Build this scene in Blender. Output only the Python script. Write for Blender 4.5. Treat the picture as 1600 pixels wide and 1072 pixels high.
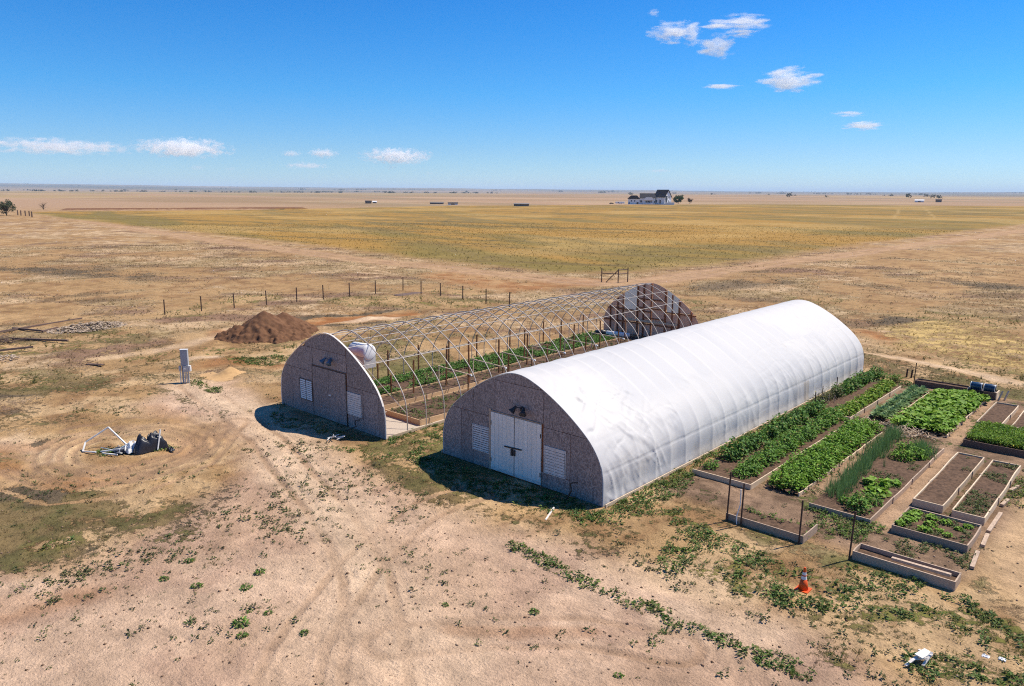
import bpy, bmesh, math, random
import numpy as np
from mathutils import Vector, Matrix, Euler

R = math.radians
scene = bpy.context.scene
col = scene.collection
for o in list(bpy.data.objects):
    bpy.data.objects.remove(o)

# ------------------------------------------------------------------ camera
# world frame: x runs along the front walls of the greenhouses, y along their
# length, z up, origin at the front left foot of the covered greenhouse (metres)
cam = bpy.data.cameras.new('camera')
cam.sensor_width = 36.0
cam.lens = 26.55
cam.clip_start = 0.5
cam.clip_end = 120000
camo = bpy.data.objects.new('camera', cam)
col.objects.link(camo)
camo.location = (25.12, -23.08, 12.13)
camo.rotation_euler = (Matrix.Rotation(R(42.035), 3, 'Z') @ Matrix.Rotation(R(90 - 11.333), 3, 'X')
                       @ Matrix.Rotation(R(0.3), 3, 'Z')).to_euler()
scene.camera = camo

# ------------------------------------------------------------------ sky, sun
SUN_DIR = Vector((0.30, 0.61, 1.0)).normalized()
elev = math.asin(SUN_DIR.z)
azim = math.atan2(SUN_DIR.x, SUN_DIR.y)
world = bpy.data.worlds.new('World')
scene.world = world
world.use_nodes = True
wn, wl = world.node_tree.nodes, world.node_tree.links
bg = wn['Background']
sky = wn.new('ShaderNodeTexSky')
sky.sky_type = 'NISHITA'
sky.sun_disc = False
sky.sun_elevation = elev
sky.sun_rotation = azim
sky.altitude = 1600
sky.air_density = 1.0
sky.dust_density = 0.25
sky.ozone_density = 3.0
# clear high plains air: the blue deepens quickly above the horizon and goes on so to the zenith
tc = wn.new('ShaderNodeTexCoord')
sep = wn.new('ShaderNodeSeparateXYZ')
wl.new(tc.outputs['Generated'], sep.inputs[0])
ramp = wn.new('ShaderNodeValToRGB')
wl.new(sep.outputs['Z'], ramp.inputs[0])
el = ramp.color_ramp.elements
el[0].position = 0.0; el[0].color = (0.37, 0.475, 0.60, 1)
el[1].position = 0.26; el[1].color = (0.05, 0.38, 0.71, 1)
for p_, c_ in ((0.05, (0.28, 0.44, 0.60, 1)), (0.12, (0.135, 0.44, 0.67, 1)), (0.2, (0.075, 0.41, 0.70, 1))):
    e_ = el.new(p_); e_.color = c_
mulc = wn.new('ShaderNodeMix'); mulc.data_type = 'RGBA'; mulc.blend_type = 'MULTIPLY'
mulc.inputs[0].default_value = 1.0
wl.new(sky.outputs[0], mulc.inputs[6]); wl.new(ramp.outputs[0], mulc.inputs[7])
wl.new(mulc.outputs[2], bg.inputs[0])
bg.inputs[1].default_value = 0.15

sl = bpy.data.lights.new('sun', 'SUN')
sl.energy = 4.7
sl.angle = R(0.5)
sl.color = (1.0, 0.925, 0.80)
so = bpy.data.objects.new('sun', sl)
col.objects.link(so)
so.rotation_euler = SUN_DIR.to_track_quat('Z', 'Y').to_euler()
so.location = SUN_DIR * 200

scene.view_settings.view_transform = 'Standard'
scene.view_settings.look = 'None'
scene.view_settings.gamma = 1.0
scene.view_settings.use_curve_mapping = False
scene.view_settings.exposure = 0.54
scene.render.engine = 'CYCLES'
scene.cycles.volume_bounces = 12
scene.cycles.volume_step_rate = 2.0
scene.cycles.max_bounces = 12
scene.cycles.use_denoising = False
scene.cycles.use_adaptive_sampling = False
scene.cycles.filter_width = 1.1

# ------------------------------------------------------------------ helpers
rng = np.random.default_rng(7)
random.seed(7)

def tag(o, label=None, cat=None, group=None, kind=None):
    if label: o['label'] = label
    if cat: o['category'] = cat
    if group: o['group'] = group
    if kind: o['kind'] = kind
    return o

def empty(name, loc, label, cat, group=None, rz=0.0):
    o = bpy.data.objects.new(name, None)
    o.empty_display_size = 0.3
    col.objects.link(o)
    o.location = loc
    o.rotation_euler = (0, 0, rz)
    return tag(o, label, cat, group)

def link(name, me, parent=None, loc=(0, 0, 0), rot=(0, 0, 0)):
    o = bpy.data.objects.new(name, me)
    col.objects.link(o)
    if parent is not None: o.parent = parent
    o.location = loc
    o.rotation_euler = rot
    return o

def copy_tree(o, parent=None):
    c = o.copy(); col.objects.link(c)
    if parent is not None: c.parent = parent
    for ch in list(o.children): copy_tree(ch, c)
    return c

class MB:
    """collects simple shapes and links them as one mesh object"""
    def __init__(s):
        s.v = []; s.f = []
    def add(s, vs, fs):
        n = len(s.v)
        s.v += [tuple(q) for q in vs]
        s.f += [tuple(i + n for i in f) for f in fs]
        return s
    def box(s, x0, x1, y0, y1, z0, z1):
        return s.add([(x0, y0, z0), (x1, y0, z0), (x1, y1, z0), (x0, y1, z0), (x0, y0, z1), (x1, y0, z1), (x1, y1, z1), (x0, y1, z1)],
                     [(3, 2, 1, 0), (4, 5, 6, 7), (0, 1, 5, 4), (1, 2, 6, 5), (2, 3, 7, 6), (3, 0, 4, 7)])
    def beam(s, p, q, w, h, roll=0.0):
        p = Vector(p); q = Vector(q); d = (q - p).normalized()
        up = Vector((0, 0, 1)) if abs(d.z) < 0.95 else Vector((0, 1, 0))
        a = d.cross(up).normalized(); b = a.cross(d).normalized()
        if roll:
            m = Matrix.Rotation(roll, 3, d); a = m @ a; b = m @ b
        a *= w / 2; b *= h / 2
        vs = [p - a - b, p + a - b, p + a + b, p - a + b, q - a - b, q + a - b, q + a + b, q - a + b]
        return s.add(vs, [(0, 1, 2, 3), (7, 6, 5, 4), (1, 0, 4, 5), (2, 1, 5, 6), (3, 2, 6, 7), (0, 3, 7, 4)])
    def path(s, pts, r, n=6, cap=True):
        pts = [Vector(p) for p in pts]
        base = len(s.v); rad = r if isinstance(r, (list, tuple)) else [r] * len(pts)
        up0 = None
        for i, p in enumerate(pts):
            d = (pts[min(i + 1, len(pts) - 1)] - pts[max(i - 1, 0)]).normalized()
            if up0 is None:
                up0 = Vector((0, 0, 1)) if abs(d.z) < 0.9 else Vector((1, 0, 0))
            a = d.cross(up0).normalized(); b = a.cross(d).normalized(); up0 = b
            for k in range(n):
                t = 2 * math.pi * k / n
                s.v.append(tuple(p + (a * math.cos(t) + b * math.sin(t)) * rad[i]))
        for i in range(len(pts) - 1):
            for k in range(n):
                k2 = (k + 1) % n
                s.f.append((base + i * n + k, base + i * n + k2, base + (i + 1) * n + k2, base + (i + 1) * n + k))
        if cap:
            s.f.append(tuple(base + k for k in reversed(range(n))))
            e = base + (len(pts) - 1) * n
            s.f.append(tuple(e + k for k in range(n)))
        return s
    def tube(s, p, q, r, n=8, r2=None):
        return s.path([p, q], [r, r if r2 is None else r2], n)
    def lathe(s, prof, n=20, cx=0, cy=0):
        base = len(s.v)
        for r, z in prof:
            for k in range(n):
                t = 2 * math.pi * k / n
                s.v.append((cx + r * math.cos(t), cy + r * math.sin(t), z))
        for i in range(len(prof) - 1):
            for k in range(n):
                k2 = (k + 1) % n
                s.f.append((base + i * n + k, base + i * n + k2, base + (i + 1) * n + k2, base + (i + 1) * n + k))
        s.f.append(tuple(base + k for k in reversed(range(n))))
        s.f.append(tuple(base + (len(prof) - 1) * n + k for k in range(n)))
        return s
    def prism(s, poly, y0, y1):
        """poly: (x, z) points; extruded along y"""
        n = len(poly)
        vs = [(x, y0, z) for x, z in poly] + [(x, y1, z) for x, z in poly]
        fs = [tuple(range(n)), tuple(range(2 * n - 1, n - 1, -1))]
        fs += [(i + n, (i + 1) % n + n, (i + 1) % n, i) for i in range(n)]
        return s.add(vs, fs)
    def mesh(s, name, mat, smooth=False):
        me = bpy.data.meshes.new(name)
        me.from_pydata(s.v, [], s.f)
        bm = bmesh.new(); bm.from_mesh(me)
        bmesh.ops.recalc_face_normals(bm, faces=bm.faces)
        bm.to_mesh(me); bm.free()
        if mat is not None: me.materials.append(mat)
        if smooth: me.polygons.foreach_set('use_smooth', [True] * len(me.polygons))
        me.update()
        return me
    def build(s, name, mat, parent=None, smooth=False, loc=(0, 0, 0), rot=(0, 0, 0)):
        return link(name, s.mesh(name, mat, smooth), parent, loc, rot)

def np_mesh(name, v, tri, mat, tint=None, smooth=False):
    """fast mesh from numpy arrays: v (n,3), tri (m,3) or (m,4); tint: (n,3) colour per vertex"""
    k = tri.shape[1]
    me = bpy.data.meshes.new(name)
    me.vertices.add(len(v)); me.vertices.foreach_set('co', v.astype(np.float32).ravel())
    me.loops.add(tri.size); me.loops.foreach_set('vertex_index', tri.astype(np.int32).ravel())
    me.polygons.add(len(tri))
    me.polygons.foreach_set('loop_start', np.arange(0, tri.size, k, dtype=np.int32))
    if smooth: me.polygons.foreach_set('use_smooth', np.ones(len(tri), bool))
    me.update(calc_edges=True)
    if tint is not None:
        a = me.attributes.new('tint', 'FLOAT_COLOR', 'POINT')
        a.data.foreach_set('color', np.hstack([tint, np.ones((len(v), 1))]).astype(np.float32).ravel())
    if mat is not None: me.materials.append(mat)
    me.validate()
    return me

# ------------------------------------------------------------------ numpy noise
def _h(ix, iy, s):
    n = (ix * 374761393 + iy * 668265263 + s * 1442695041) & 0x7fffffff
    n = ((n ^ (n >> 13)) * 1274126177) & 0x7fffffff
    return ((n ^ (n >> 16)) & 0xffff) / 65535.0

def vnoise(x, y, s=0):
    ix = np.floor(x).astype(np.int64); iy = np.floor(y).astype(np.int64)
    fx = x - ix; fy = y - iy
    fx = fx * fx * (3 - 2 * fx); fy = fy * fy * (3 - 2 * fy)
    a = _h(ix, iy, s); b = _h(ix + 1, iy, s); c = _h(ix, iy + 1, s); d = _h(ix + 1, iy + 1, s)
    return (a * (1 - fx) + b * fx) * (1 - fy) + (c * (1 - fx) + d * fx) * fy

def fbm(x, y, s=0, o=4):
    t = 0; a = 0.5; n = 0
    for i in range(o):
        t = t + a * vnoise(x * 2 ** i + 17.3 * i, y * 2 ** i - 9.1 * i, s + i); n += a; a *= 0.5
    return t / n

def sstep(a, b, x):
    t = np.clip((x - a) / (b - a), 0, 1)
    return t * t * (3 - 2 * t)

def seg_dist(x, y, pts):
    d = np.full(np.shape(x), 1e9)
    for (ax, ay), (bx, by) in zip(pts[:-1], pts[1:]):
        ux, uy = bx - ax, by - ay
        t = np.clip(((x - ax) * ux + (y - ay) * uy) / (ux * ux + uy * uy + 1e-9), 0, 1)
        d = np.minimum(d, np.hypot(x - ax - t * ux, y - ay - t * uy))
    return d

def in_poly(x, y, pts):
    c = np.zeros(np.shape(x), bool)
    j = len(pts) - 1
    for i in range(len(pts)):
        xi, yi = pts[i]; xj, yj = pts[j]
        with np.errstate(divide='ignore', invalid='ignore'):
            c ^= ((yi > y) != (yj > y)) & (x < (xj - xi) * (y - yi) / (yj - yi + 1e-12) + xi)
        j = i
    return c

def poly_mask(x, y, pts, soft):
    d = seg_dist(x, y, list(pts) + [pts[0]])
    s = np.where(in_poly(x, y, pts), d, -d)
    return sstep(-soft, soft, s)

# ------------------------------------------------------------------ materials
def new_mat(name):
    m = bpy.data.materials.new(name); m.use_nodes = True
    n, l = m.node_tree.nodes, m.node_tree.links
    return m, n, l, n['Principled BSDF']

def noise_node(n, l, scale, detail=3, rough=0.6, vec=None, dist=0.0):
    t = n.new('ShaderNodeTexNoise')
    t.inputs['Scale'].default_value = scale; t.inputs['Detail'].default_value = detail
    t.inputs['Roughness'].default_value = rough; t.inputs['Distortion'].default_value = dist
    if vec is not None: l.new(vec, t.inputs['Vector'])
    return t

def remap(n, l, sock, a, b, lo=0.0, hi=1.0, smooth=True):
    r = n.new('ShaderNodeMapRange')
    if smooth: r.interpolation_type = 'SMOOTHSTEP'
    r.inputs[1].default_value = a; r.inputs[2].default_value = b
    r.inputs[3].default_value = lo; r.inputs[4].default_value = hi
    l.new(sock, r.inputs[0])
    return r.outputs[0]

def mixc(n, l, fac, a, b, mode='MIX'):
    m = n.new('ShaderNodeMix'); m.data_type = 'RGBA'; m.blend_type = mode
    for sock, val in ((m.inputs[0], fac), (m.inputs[6], a), (m.inputs[7], b)):
        if isinstance(val, bpy.types.NodeSocket): l.new(val, sock)
        elif isinstance(val, (int, float)): sock.default_value = val
        else: sock.default_value = (*val, 1) if len(val) == 3 else val
    return m.outputs[2]

def math_(n, l, op, a, b=None):
    m = n.new('ShaderNodeMath'); m.operation = op
    for sock, val in ((m.inputs[0], a), (m.inputs[1], b)):
        if val is None: continue
        if isinstance(val, bpy.types.NodeSocket): l.new(val, sock)
        else: sock.default_value = val
    return m.outputs[0]

def simple(name, c1, c2=None, rough=0.7, scale=6.0, stretch=None, metal=0.0, bump=0.0, var=0.0, spec=0.3, detail=4):
    """a surface of one stuff: two colours mixed by noise, small relief, each object a little lighter or darker"""
    m, n, l, b = new_mat(name)
    c2 = c2 or tuple(x * 0.75 for x in c1)
    t = n.new('ShaderNodeTexCoord'); vec = t.outputs['Object']
    if stretch:
        mp = n.new('ShaderNodeMapping'); mp.inputs['Scale'].default_value = stretch
        l.new(vec, mp.inputs[0]); vec = mp.outputs[0]
    nz = noise_node(n, l, scale, detail, 0.65, vec)
    f = remap(n, l, nz.outputs[0], 0.3, 0.7)
    c = mixc(n, l, f, c1, c2)
    if var:
        oi = n.new('ShaderNodeObjectInfo')
        v = remap(n, l, oi.outputs['Random'], 0, 1, 1 - var, 1 + var, False)
        cc = n.new('ShaderNodeCombineColor')
        for i in range(3): l.new(v, cc.inputs[i])
        c = mixc(n, l, 1.0, c, cc.outputs[0], 'MULTIPLY')
    l.new(c, b.inputs['Base Color'])
    b.inputs['Roughness'].default_value = rough
    b.inputs['Metallic'].default_value = metal
    b.inputs['Specular IOR Level'].default_value = spec
    if bump:
        bp = n.new('ShaderNodeBump'); bp.inputs['Strength'].default_value = bump; bp.inputs['Distance'].default_value = 0.02
        l.new(nz.outputs[0], bp.inputs['Height']); l.new(bp.outputs[0], b.inputs['Normal'])
    return m

M = {}
def wood(name, c1, c2, var=0.15):
    M[name] = simple(name, c1, c2, 0.8, 5.0, (3, 0.7, 9), bump=0.25, var=var, detail=5)
wood('pale_wood', (0.68, 0.53, 0.37), (0.50, 0.37, 0.25))
wood('new_wood', (0.56, 0.38, 0.22), (0.44, 0.28, 0.15))
wood('grey_wood', (0.50, 0.365, 0.26), (0.32, 0.23, 0.165))
wood('dark_wood', (0.17, 0.11, 0.085), (0.10, 0.065, 0.05))
wood('brown_stake', (0.22, 0.095, 0.04), (0.13, 0.055, 0.025))
wood('stud_wood', (0.33, 0.115, 0.05), (0.22, 0.075, 0.03))
M['steel_tube'] = simple('galvanised_tube', (0.53, 0.475, 0.42), (0.42, 0.365, 0.315), 0.5, 3, metal=0.1, var=0.06)
M['white_paint'] = simple('white_paint', (0.82, 0.79, 0.72), (0.74, 0.70, 0.62), 0.55, 3, (1, 1, 0.3), bump=0.05)
M['white_plastic'] = simple('white_plastic', (0.80, 0.80, 0.79), (0.72, 0.71, 0.69), 0.4, 3)
M['white_metal'] = simple('white_metal', (0.75, 0.75, 0.73), (0.62, 0.6, 0.56), 0.4, 5)
M['shutter'] = simple('aged_white_shutter', (0.72, 0.67, 0.62), (0.58, 0.52, 0.47), 0.55, 5)
M['dark_metal'] = simple('dark_metal', (0.035, 0.032, 0.03), (0.06, 0.05, 0.045), 0.5, 9)
M['rust_post'] = simple('rusty_dark_post', (0.055, 0.032, 0.024), (0.09, 0.05, 0.035), 0.8, 9)
M['blue_lamp'] = simple('blue_grey_enamel', (0.06, 0.12, 0.19), (0.10, 0.15, 0.2), 0.4, 8)
M['grey_metal'] = simple('grey_painted_metal', (0.36, 0.38, 0.42), (0.30, 0.32, 0.36), 0.45, 4)
M['conduit'] = simple('grey_conduit', (0.5, 0.5, 0.5), (0.42, 0.42, 0.42), 0.5, 5)
M['blue_plastic'] = simple('dark_blue_plastic', (0.012, 0.05, 0.11), (0.01, 0.035, 0.08), 0.3, 3, spec=0.5)
M['black_plastic'] = simple('black_plastic', (0.012, 0.012, 0.018), (0.022, 0.022, 0.03), 0.4, 5, spec=0.45)
M['orange'] = simple('orange_rubber', (0.75, 0.10, 0.015), (0.62, 0.08, 0.012), 0.5, 8)
M['reflect'] = simple('reflective_white_band', (0.8, 0.78, 0.76), (0.68, 0.66, 0.66), 0.35, 12)
M['soil'] = simple('garden_soil', (0.155, 0.094, 0.06), (0.06, 0.038, 0.026), 0.95, 7, bump=1.0, detail=8, spec=0.1)
M['gravel'] = simple('pale_gravel', (0.55, 0.46, 0.37), (0.33, 0.27, 0.21), 0.9, 22, bump=0.8, detail=6, spec=0.1)
M['fresh_dirt'] = simple('fresh_brown_dirt', (0.17, 0.088, 0.048), (0.105, 0.052, 0.03), 0.95, 1.6, bump=1.0, detail=9, spec=0.08)
M['wire'] = simple('fence_wire', (0.2, 0.17, 0.14), None, 0.6, 5)
M['asphalt_roof'] = simple('dark_shingles', (0.028, 0.028, 0.038), (0.04, 0.036, 0.042), 0.95, 2)
M['house_wall'] = simple('white_siding', (0.82, 0.82, 0.82), (0.76, 0.76, 0.77), 0.6, 1)
M['glass'] = simple('dark_window_glass', (0.03, 0.04, 0.06), (0.05, 0.06, 0.08), 0.15, 0.3, spec=0.5)
M['stone'] = simple('pale_stone', (0.44, 0.34, 0.25), (0.28, 0.21, 0.15), 0.9, 5, bump=0.5)
M['far_shed'] = simple('far_shed', (0.16, 0.14, 0.13), (0.22, 0.19, 0.17), 0.8, 0.2)
M['bark'] = simple('bark', (0.12, 0.085, 0.06), (0.07, 0.05, 0.035), 0.9, 5)
M['panel_light'] = simple('corrugated_clear_panel', (0.74, 0.72, 0.70), (0.64, 0.62, 0.60), 0.35, 2)
_n, _l = M['panel_light'].node_tree.nodes, M['panel_light'].node_tree.links
_t = _n.new('ShaderNodeBsdfTranslucent'); _t.inputs[0].default_value = (0.62, 0.62, 0.62, 1)
_x = _n.new('ShaderNodeMixShader'); _x.inputs[0].default_value = 0.45
_l.new(_n['Principled BSDF'].outputs[0], _x.inputs[1]); _l.new(_t.outputs[0], _x.inputs[2]); _l.new(_x.outputs[0], _n['Material Output'].inputs[0])

def tint_mat(name, rough=0.65, trans=0.25):
    """leaves and blades: colour from the mesh itself, light passing through"""
    m, n, l, b = new_mat(name)
    a = n.new('ShaderNodeAttribute'); a.attribute_name = 'tint'
    l.new(a.outputs['Color'], b.inputs['Base Color'])
    b.inputs['Roughness'].default_value = rough
    b.inputs['Specular IOR Level'].default_value = 0.25
    tr = n.new('ShaderNodeBsdfTranslucent'); l.new(a.outputs['Color'], tr.inputs[0])
    mx = n.new('ShaderNodeMixShader'); mx.inputs[0].default_value = trans
    l.new(b.outputs[0], mx.inputs[1]); l.new(tr.outputs[0], mx.inputs[2])
    l.new(mx.outputs[0], n['Material Output'].inputs[0])
    return m
M['leaf'] = tint_mat('leaf')
M['clod'] = tint_mat('clod', 0.95, 0.0)

def osb_mat(name, c1, c2, c3):
    m, n, l, b = new_mat(name)
    t = n.new('ShaderNodeTexCoord')
    mp = n.new('ShaderNodeMapping'); mp.inputs['Scale'].default_value = (24, 1, 15)
    l.new(t.outputs['Object'], mp.inputs[0])
    wob = noise_node(n, l, 3.0, 2, 0.5, t.outputs['Object'])
    add = n.new('ShaderNodeVectorMath'); add.operation = 'MULTIPLY_ADD'
    l.new(wob.outputs['Color'], add.inputs[0]); add.inputs[1].default_value = (2.2, 2.2, 2.2); l.new(mp.outputs[0], add.inputs[2])
    vo = n.new('ShaderNodeTexVoronoi'); vo.inputs['Scale'].default_value = 1.0; l.new(add.outputs[0], vo.inputs['Vector'])
    sp = n.new('ShaderNodeSeparateColor'); l.new(vo.outputs['Color'], sp.inputs[0])
    c = mixc(n, l, remap(n, l, sp.outputs[0], 0.15, 0.85), c1, c2)
    fine = noise_node(n, l, 26, 3, 0.7, t.outputs['Object'])
    c = mixc(n, l, remap(n, l, fine.outputs[0], 0.62, 0.75), c, c3)
    stain = noise_node(n, l, 0.9, 4, 0.6, t.outputs['Object'])
    c = mixc(n, l, remap(n, l, stain.outputs[0], 0.35, 0.7, 0.0, 0.45), c, tuple(x * 0.72 for x in c1))
    oi = n.new('ShaderNodeObjectInfo')
    v = remap(n, l, oi.outputs['Random'], 0, 1, 0.9, 1.08, False)
    cc = n.new('ShaderNodeCombineColor')
    for i in range(3): l.new(v, cc.inputs[i])
    c = mixc(n, l, 1.0, c, cc.outputs[0], 'MULTIPLY')
    l.new(c, b.inputs['Base Color']); b.inputs['Roughness'].default_value = 0.85; b.inputs['Specular IOR Level'].default_value = 0.15
    bp = n.new('ShaderNodeBump'); bp.inputs['Strength'].default_value = 0.3; bp.inputs['Distance'].default_value = 0.01
    l.new(sp.outputs[1], bp.inputs['Height']); l.new(bp.outputs[0], b.inputs['Normal'])
    return m
M['osb'] = osb_mat('weathered_strand_board', (0.40, 0.325, 0.295), (0.21, 0.165, 0.15), (0.72, 0.63, 0.58))
M['osb_warm'] = osb_mat('sheltered_strand_board', (0.92, 0.56, 0.38), (0.82, 0.45, 0.29), (0.93, 0.68, 0.5))

# ------------------------------------------------------------------ measured places (metres)
GREEN = [([(9.5, -0.33), (9.64, 1.94), (9.76, 7.08), (9.94, 27.3)], 0.9, 0.95), ([(8.51, -4.92), (10.39, -5.09), (12.51, -5.12), (14.16, -5.13)], 0.42, 0.95), ([(14.16, -5.13), (15.45, -5.11), (17.45, -5.18), (19.16, -5.11)], 0.32, 0.85), ([(12.45, 0.11), (14.37, -0.18)], 1.3, 0.6), ([(14.01, -1.76), (15.81, -1.26)], 1.0, 0.5), ([(15.29, -6.56), (15.27, -5.51)], 0.25, 0.8), ([(17.06, -1.72), (19.9, -0.1), (22.5, 0.06)], 1.6, 0.55), ([(19.78, -3.63), (22.11, -2.58)], 1.3, 0.4), ([(18.56, 1.27), (20.85, 1.77)], 0.8, 0.75), ([(20.38, -0.59), (23.23, -0.84)], 1.5, 0.45), ([(15.9, -0.01), (17.71, 0.21)], 0.8, 0.5), ([(14.54, -2.71), (16.86, -5.12), (18.49, -5.9)], 0.4, 0.35), ([(-2.92, -0.43), (-4.5, 4.03)], 0.8, 0.6), ([(-4.43, -3.13), (-0.16, -1.57)], 0.8, 0.5), ([(-2.82, 2.48), (-0.16, -1.57)], 0.7, 0.6), ([(-11.67, -2.67), (-4.3, -1.71)], 1.2, 0.5), ([(0.05, -1.37), (5.59, -1.36), (8.49, -0.85)], 1.4, 0.6), ([(-29.72, 3.44), (-24.18, 5.58), (-28.5, 13.61)], 2.3, 0.7), ([(-49.12, 10.48), (-53.05, 15.84), (-54.67, 21.3)], 2.6, 0.6), ([(-44.14, 27.9), (-40.02, 31.9), (-30.46, 34.46)], 4, 0.5), ([(-44.18, 39.55), (-39.51, 41.59)], 2.2, 0.9), ([(-28.22, 20.35), (-27.41, 25.99)], 2, 0.55), ([(-11.49, -10.68), (-10.08, -8.76)], 0.6, 0.95), ([(-22.08, -1.68), (-18.6, -1.71)], 0.5, 0.95), ([(-42.6, -7.13), (-39.69, -2.65)], 2, 0.5), ([(-19.84, -8.62), (-17.38, -7.17)], 1, 0.45), ([(-3.47, -15.97), (-3.14, -14.64)], 0.6, 0.5), ([(-3.96, -12.77), (-3.54, -11.98)], 0.5, 0.45), ([(0.26, -14.43), (1.4, -12.13)], 1.2, 0.3), ([(2.64, -13.39), (2.74, -12.14)], 0.8, 0.35), ([(19.93, 14.89), (20.48, 17.61)], 0.8, 0.75), ([(17.78, -2.04), (18.95, 0.02), (20.09, 2.68)], 1.0, 0.6), ([(15.39, 0.13), (16.72, -0.42)], 0.8, 0.55), ([(13.46, -1.64), (13.4, 0.27), (15.74, -0.16)], 0.9, 0.75), ([(9.77, -0.08), (11.23, 1.27)], 0.7, 0.6), ([(21.24, -2.66), (23.32, -1.47)], 1.0, 0.6), ([(21.4, 0.81), (23.02, 0.54)], 1.0, 0.6), ([(10.78, 25.88), (12.39, 29.6)], 1.2, 0.8), ([(10.86, 38.73), (17.93, 34.8)], 2, 0.35), ([(-16.07, 48.36), (-14.9, 56.29)], 3, 0.3), ([(-6.89, 64.06), (0.59, 64.48)], 3.5, 0.35), ([(3.93, 61.58), (14.05, 60.82)], 3, 0.45), ([(12.87, 2.79), (15.04, 2.5)], 0.7, 0.5), ([(14.45, 5.08), (16.75, 4.81)], 0.6, 0.4), ([(-16.31, 0.44), (-12.01, -1.28)], 0.6, 0.4), ([(-18.38, 11.06), (-22.51, 21.39)], 1.2, 0.2), ([(-32.01, -9.84), (-28.32, -8.68)], 1.2, 0.4), ([(-31.29, -1.15), (-31.93, 2.99)], 1.5, 0.45), ([(-43.28, -2.42), (-42.47, 2.33)], 1.6, 0.4)]
DARK = [([(-8.95, -14.82), (-5.5, -13.37)], 1.6, 0.7), ([(-37.86, 16.47), (-37.07, 22.65), (-35.65, 28.18)], 0.5, 0.9), ([(-33.52, 14.36), (-30.97, 21.07)], 0.35, 0.7), ([(-26.57, -11.22), (-24.87, -7.6)], 1.2, 0.5), ([(-15.45, -10.74), (-15.74, -12.37)], 0.8, 0.5), ([(-23.34, -4.0), (-14.89, -3.98)], 1.0, 0.35), ([(10.27, 3.91), (12.03, 2.84)], 0.7, 0.4), ([(-1.57, -2.3), (1.96, -2.31)], 0.8, 0.5), ([(-2.74, -13.92), (-2.53, -11.45)], 1.2, 0.55), ([(-3.05, -9.36), (-0.2, -12.96)], 1.2, 0.4), ([(-2.38, -16.85), (-2.0, -14.61)], 0.8, 0.4), ([(-21.92, -10.56), (-19.63, -6.62)], 1.5, 0.35), ([(-22.06, -12.38), (-20.88, -9.59)], 1.0, 0.3), ([(10.62, -3.63), (11.32, -2.33)], 0.8, 0.4), ([(6.13, -3.44), (9.37, -2.0)], 0.9, 0.35), ([(13.46, -1.64), (11.42, -0.85)], 0.8, 0.3), ([(20.28, -0.22), (21.1, -0.8)], 0.8, 0.4), ([(3.83, 53.45), (4.99, 59.78)], 2, 0.6), ([(-3.09, 94.35), (8.83, 95.95)], 4, 0.35), ([(-21.7, 66.02), (-18.75, 78.91)], 5, 0.3), ([(-110.82, 11.97), (-89.12, 20.63)], 6, 0.35), ([(-1.44, 62.51), (1.19, 71.91)], 3, 0.3)]
RED = [([(-35.56, 15.69), (-36.08, 21.91), (-33.04, 25.97)], 2.0, 1.0), ([(-36.93, 7.63), (-33.19, 9.14)], 1.2, 0.8), ([(-26.49, -0.05), (-26.56, 3.33), (-20.46, 4.84)], 0.9, 0.55), ([(-12.61, -14.78), (-8.94, -13.41), (-7.73, -11.29), (-9.35, -7.71)], 1.1, 0.5), ([(-16.02, -13.92), (-14.38, -11.1)], 0.8, 0.4), ([(3.95, 46.66), (6.35, 44.84)], 1.5, 0.8), ([(7.21, 41.91), (16.93, 41.52)], 1.5, 0.3), ([(-56.38, 53.15), (-39.51, 48.56), (-37.93, 59.99)], 5, 0.6), ([(0.73, -18.19), (1.21, -16.3)], 0.9, 0.5), ([(10.91, -9.94), (13.57, -7.5)], 0.35, 0.35), ([(-17.5, -6.42), (-10.04, -7.06)], 0.9, 0.45)]
PALE = [([(-21.57, -2.33), (-11.93, -2.91), (-4.02, -5.15), (1.29, -7.1), (6.55, -9.78)], 1.6, 0.85), ([(6.55, -9.78), (11.76, -12.48)], 3, 0.6), ([(-28.59, 1.41), (-27.99, 2.57)], 0.7, 0.8), ([(15.57, -2.57), (12.75, -2.92)], 1.2, 0.4), ([(17.77, -4.28), (15.14, -4.94)], 1.2, 0.5), ([(-93.22, 403.3), (-162.32, 663.87)], 0.7, 0.8), ([(-165.87, 749.86), (-75.67, 409.76)], 0.7, 0.8), ([(7.66, 37.26), (17.93, 34.8)], 0.6, 0.8), ([(5.41, 48.05), (16.54, 44.11)], 0.5, 0.5), ([(-34.12, 16.11), (-33.29, 19.84), (-31.97, 22.65)], 0.7, 0.9), ([(-12.35, -12.32), (-14.69, -12.68), (-17.11, -13.64)], 0.8, 0.6), ([(-33.64, -3.38), (-33.87, 2.87), (-39.72, 14.17)], 1.0, 0.5)]
GOLDPATCH = [(5.0, 47.65), (5.46, 60.24), (14.92, 55.02), (20.11, 47.49), (21.02, 37.71), (13.75, 37.13), (7.62, 40.53)]
SAND = [(-3.11, -18.95), (-1.19, -16.63), (-1.51, -14.16), (-2.17, -11.11), (-4.05, -7.36), (-7.56, -6.05), (-12.59, -5.13), (-15.74, -6.47), (-18.28, -7.15), (-21.57, -2.33), (-21.09, 0.44), (-11.42, -2.43), (-3.67, -3.65), (2.51, -4.21), (6.74, -4.06), (10.17, -3.05), (14.34, -3.17), (16.95, -3.28), (19.87, -3.91), (21.2, -4.75), (22.65, -13.14), (15.62, -19.54), (4.64, -22.7)]
DIRTRIGHT = [(21.16, 13.06), (20.76, 7.78), (21.12, 4.8), (22.6, 3.38), (24.06, 4.73), (23.13, 14.88)]
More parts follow.
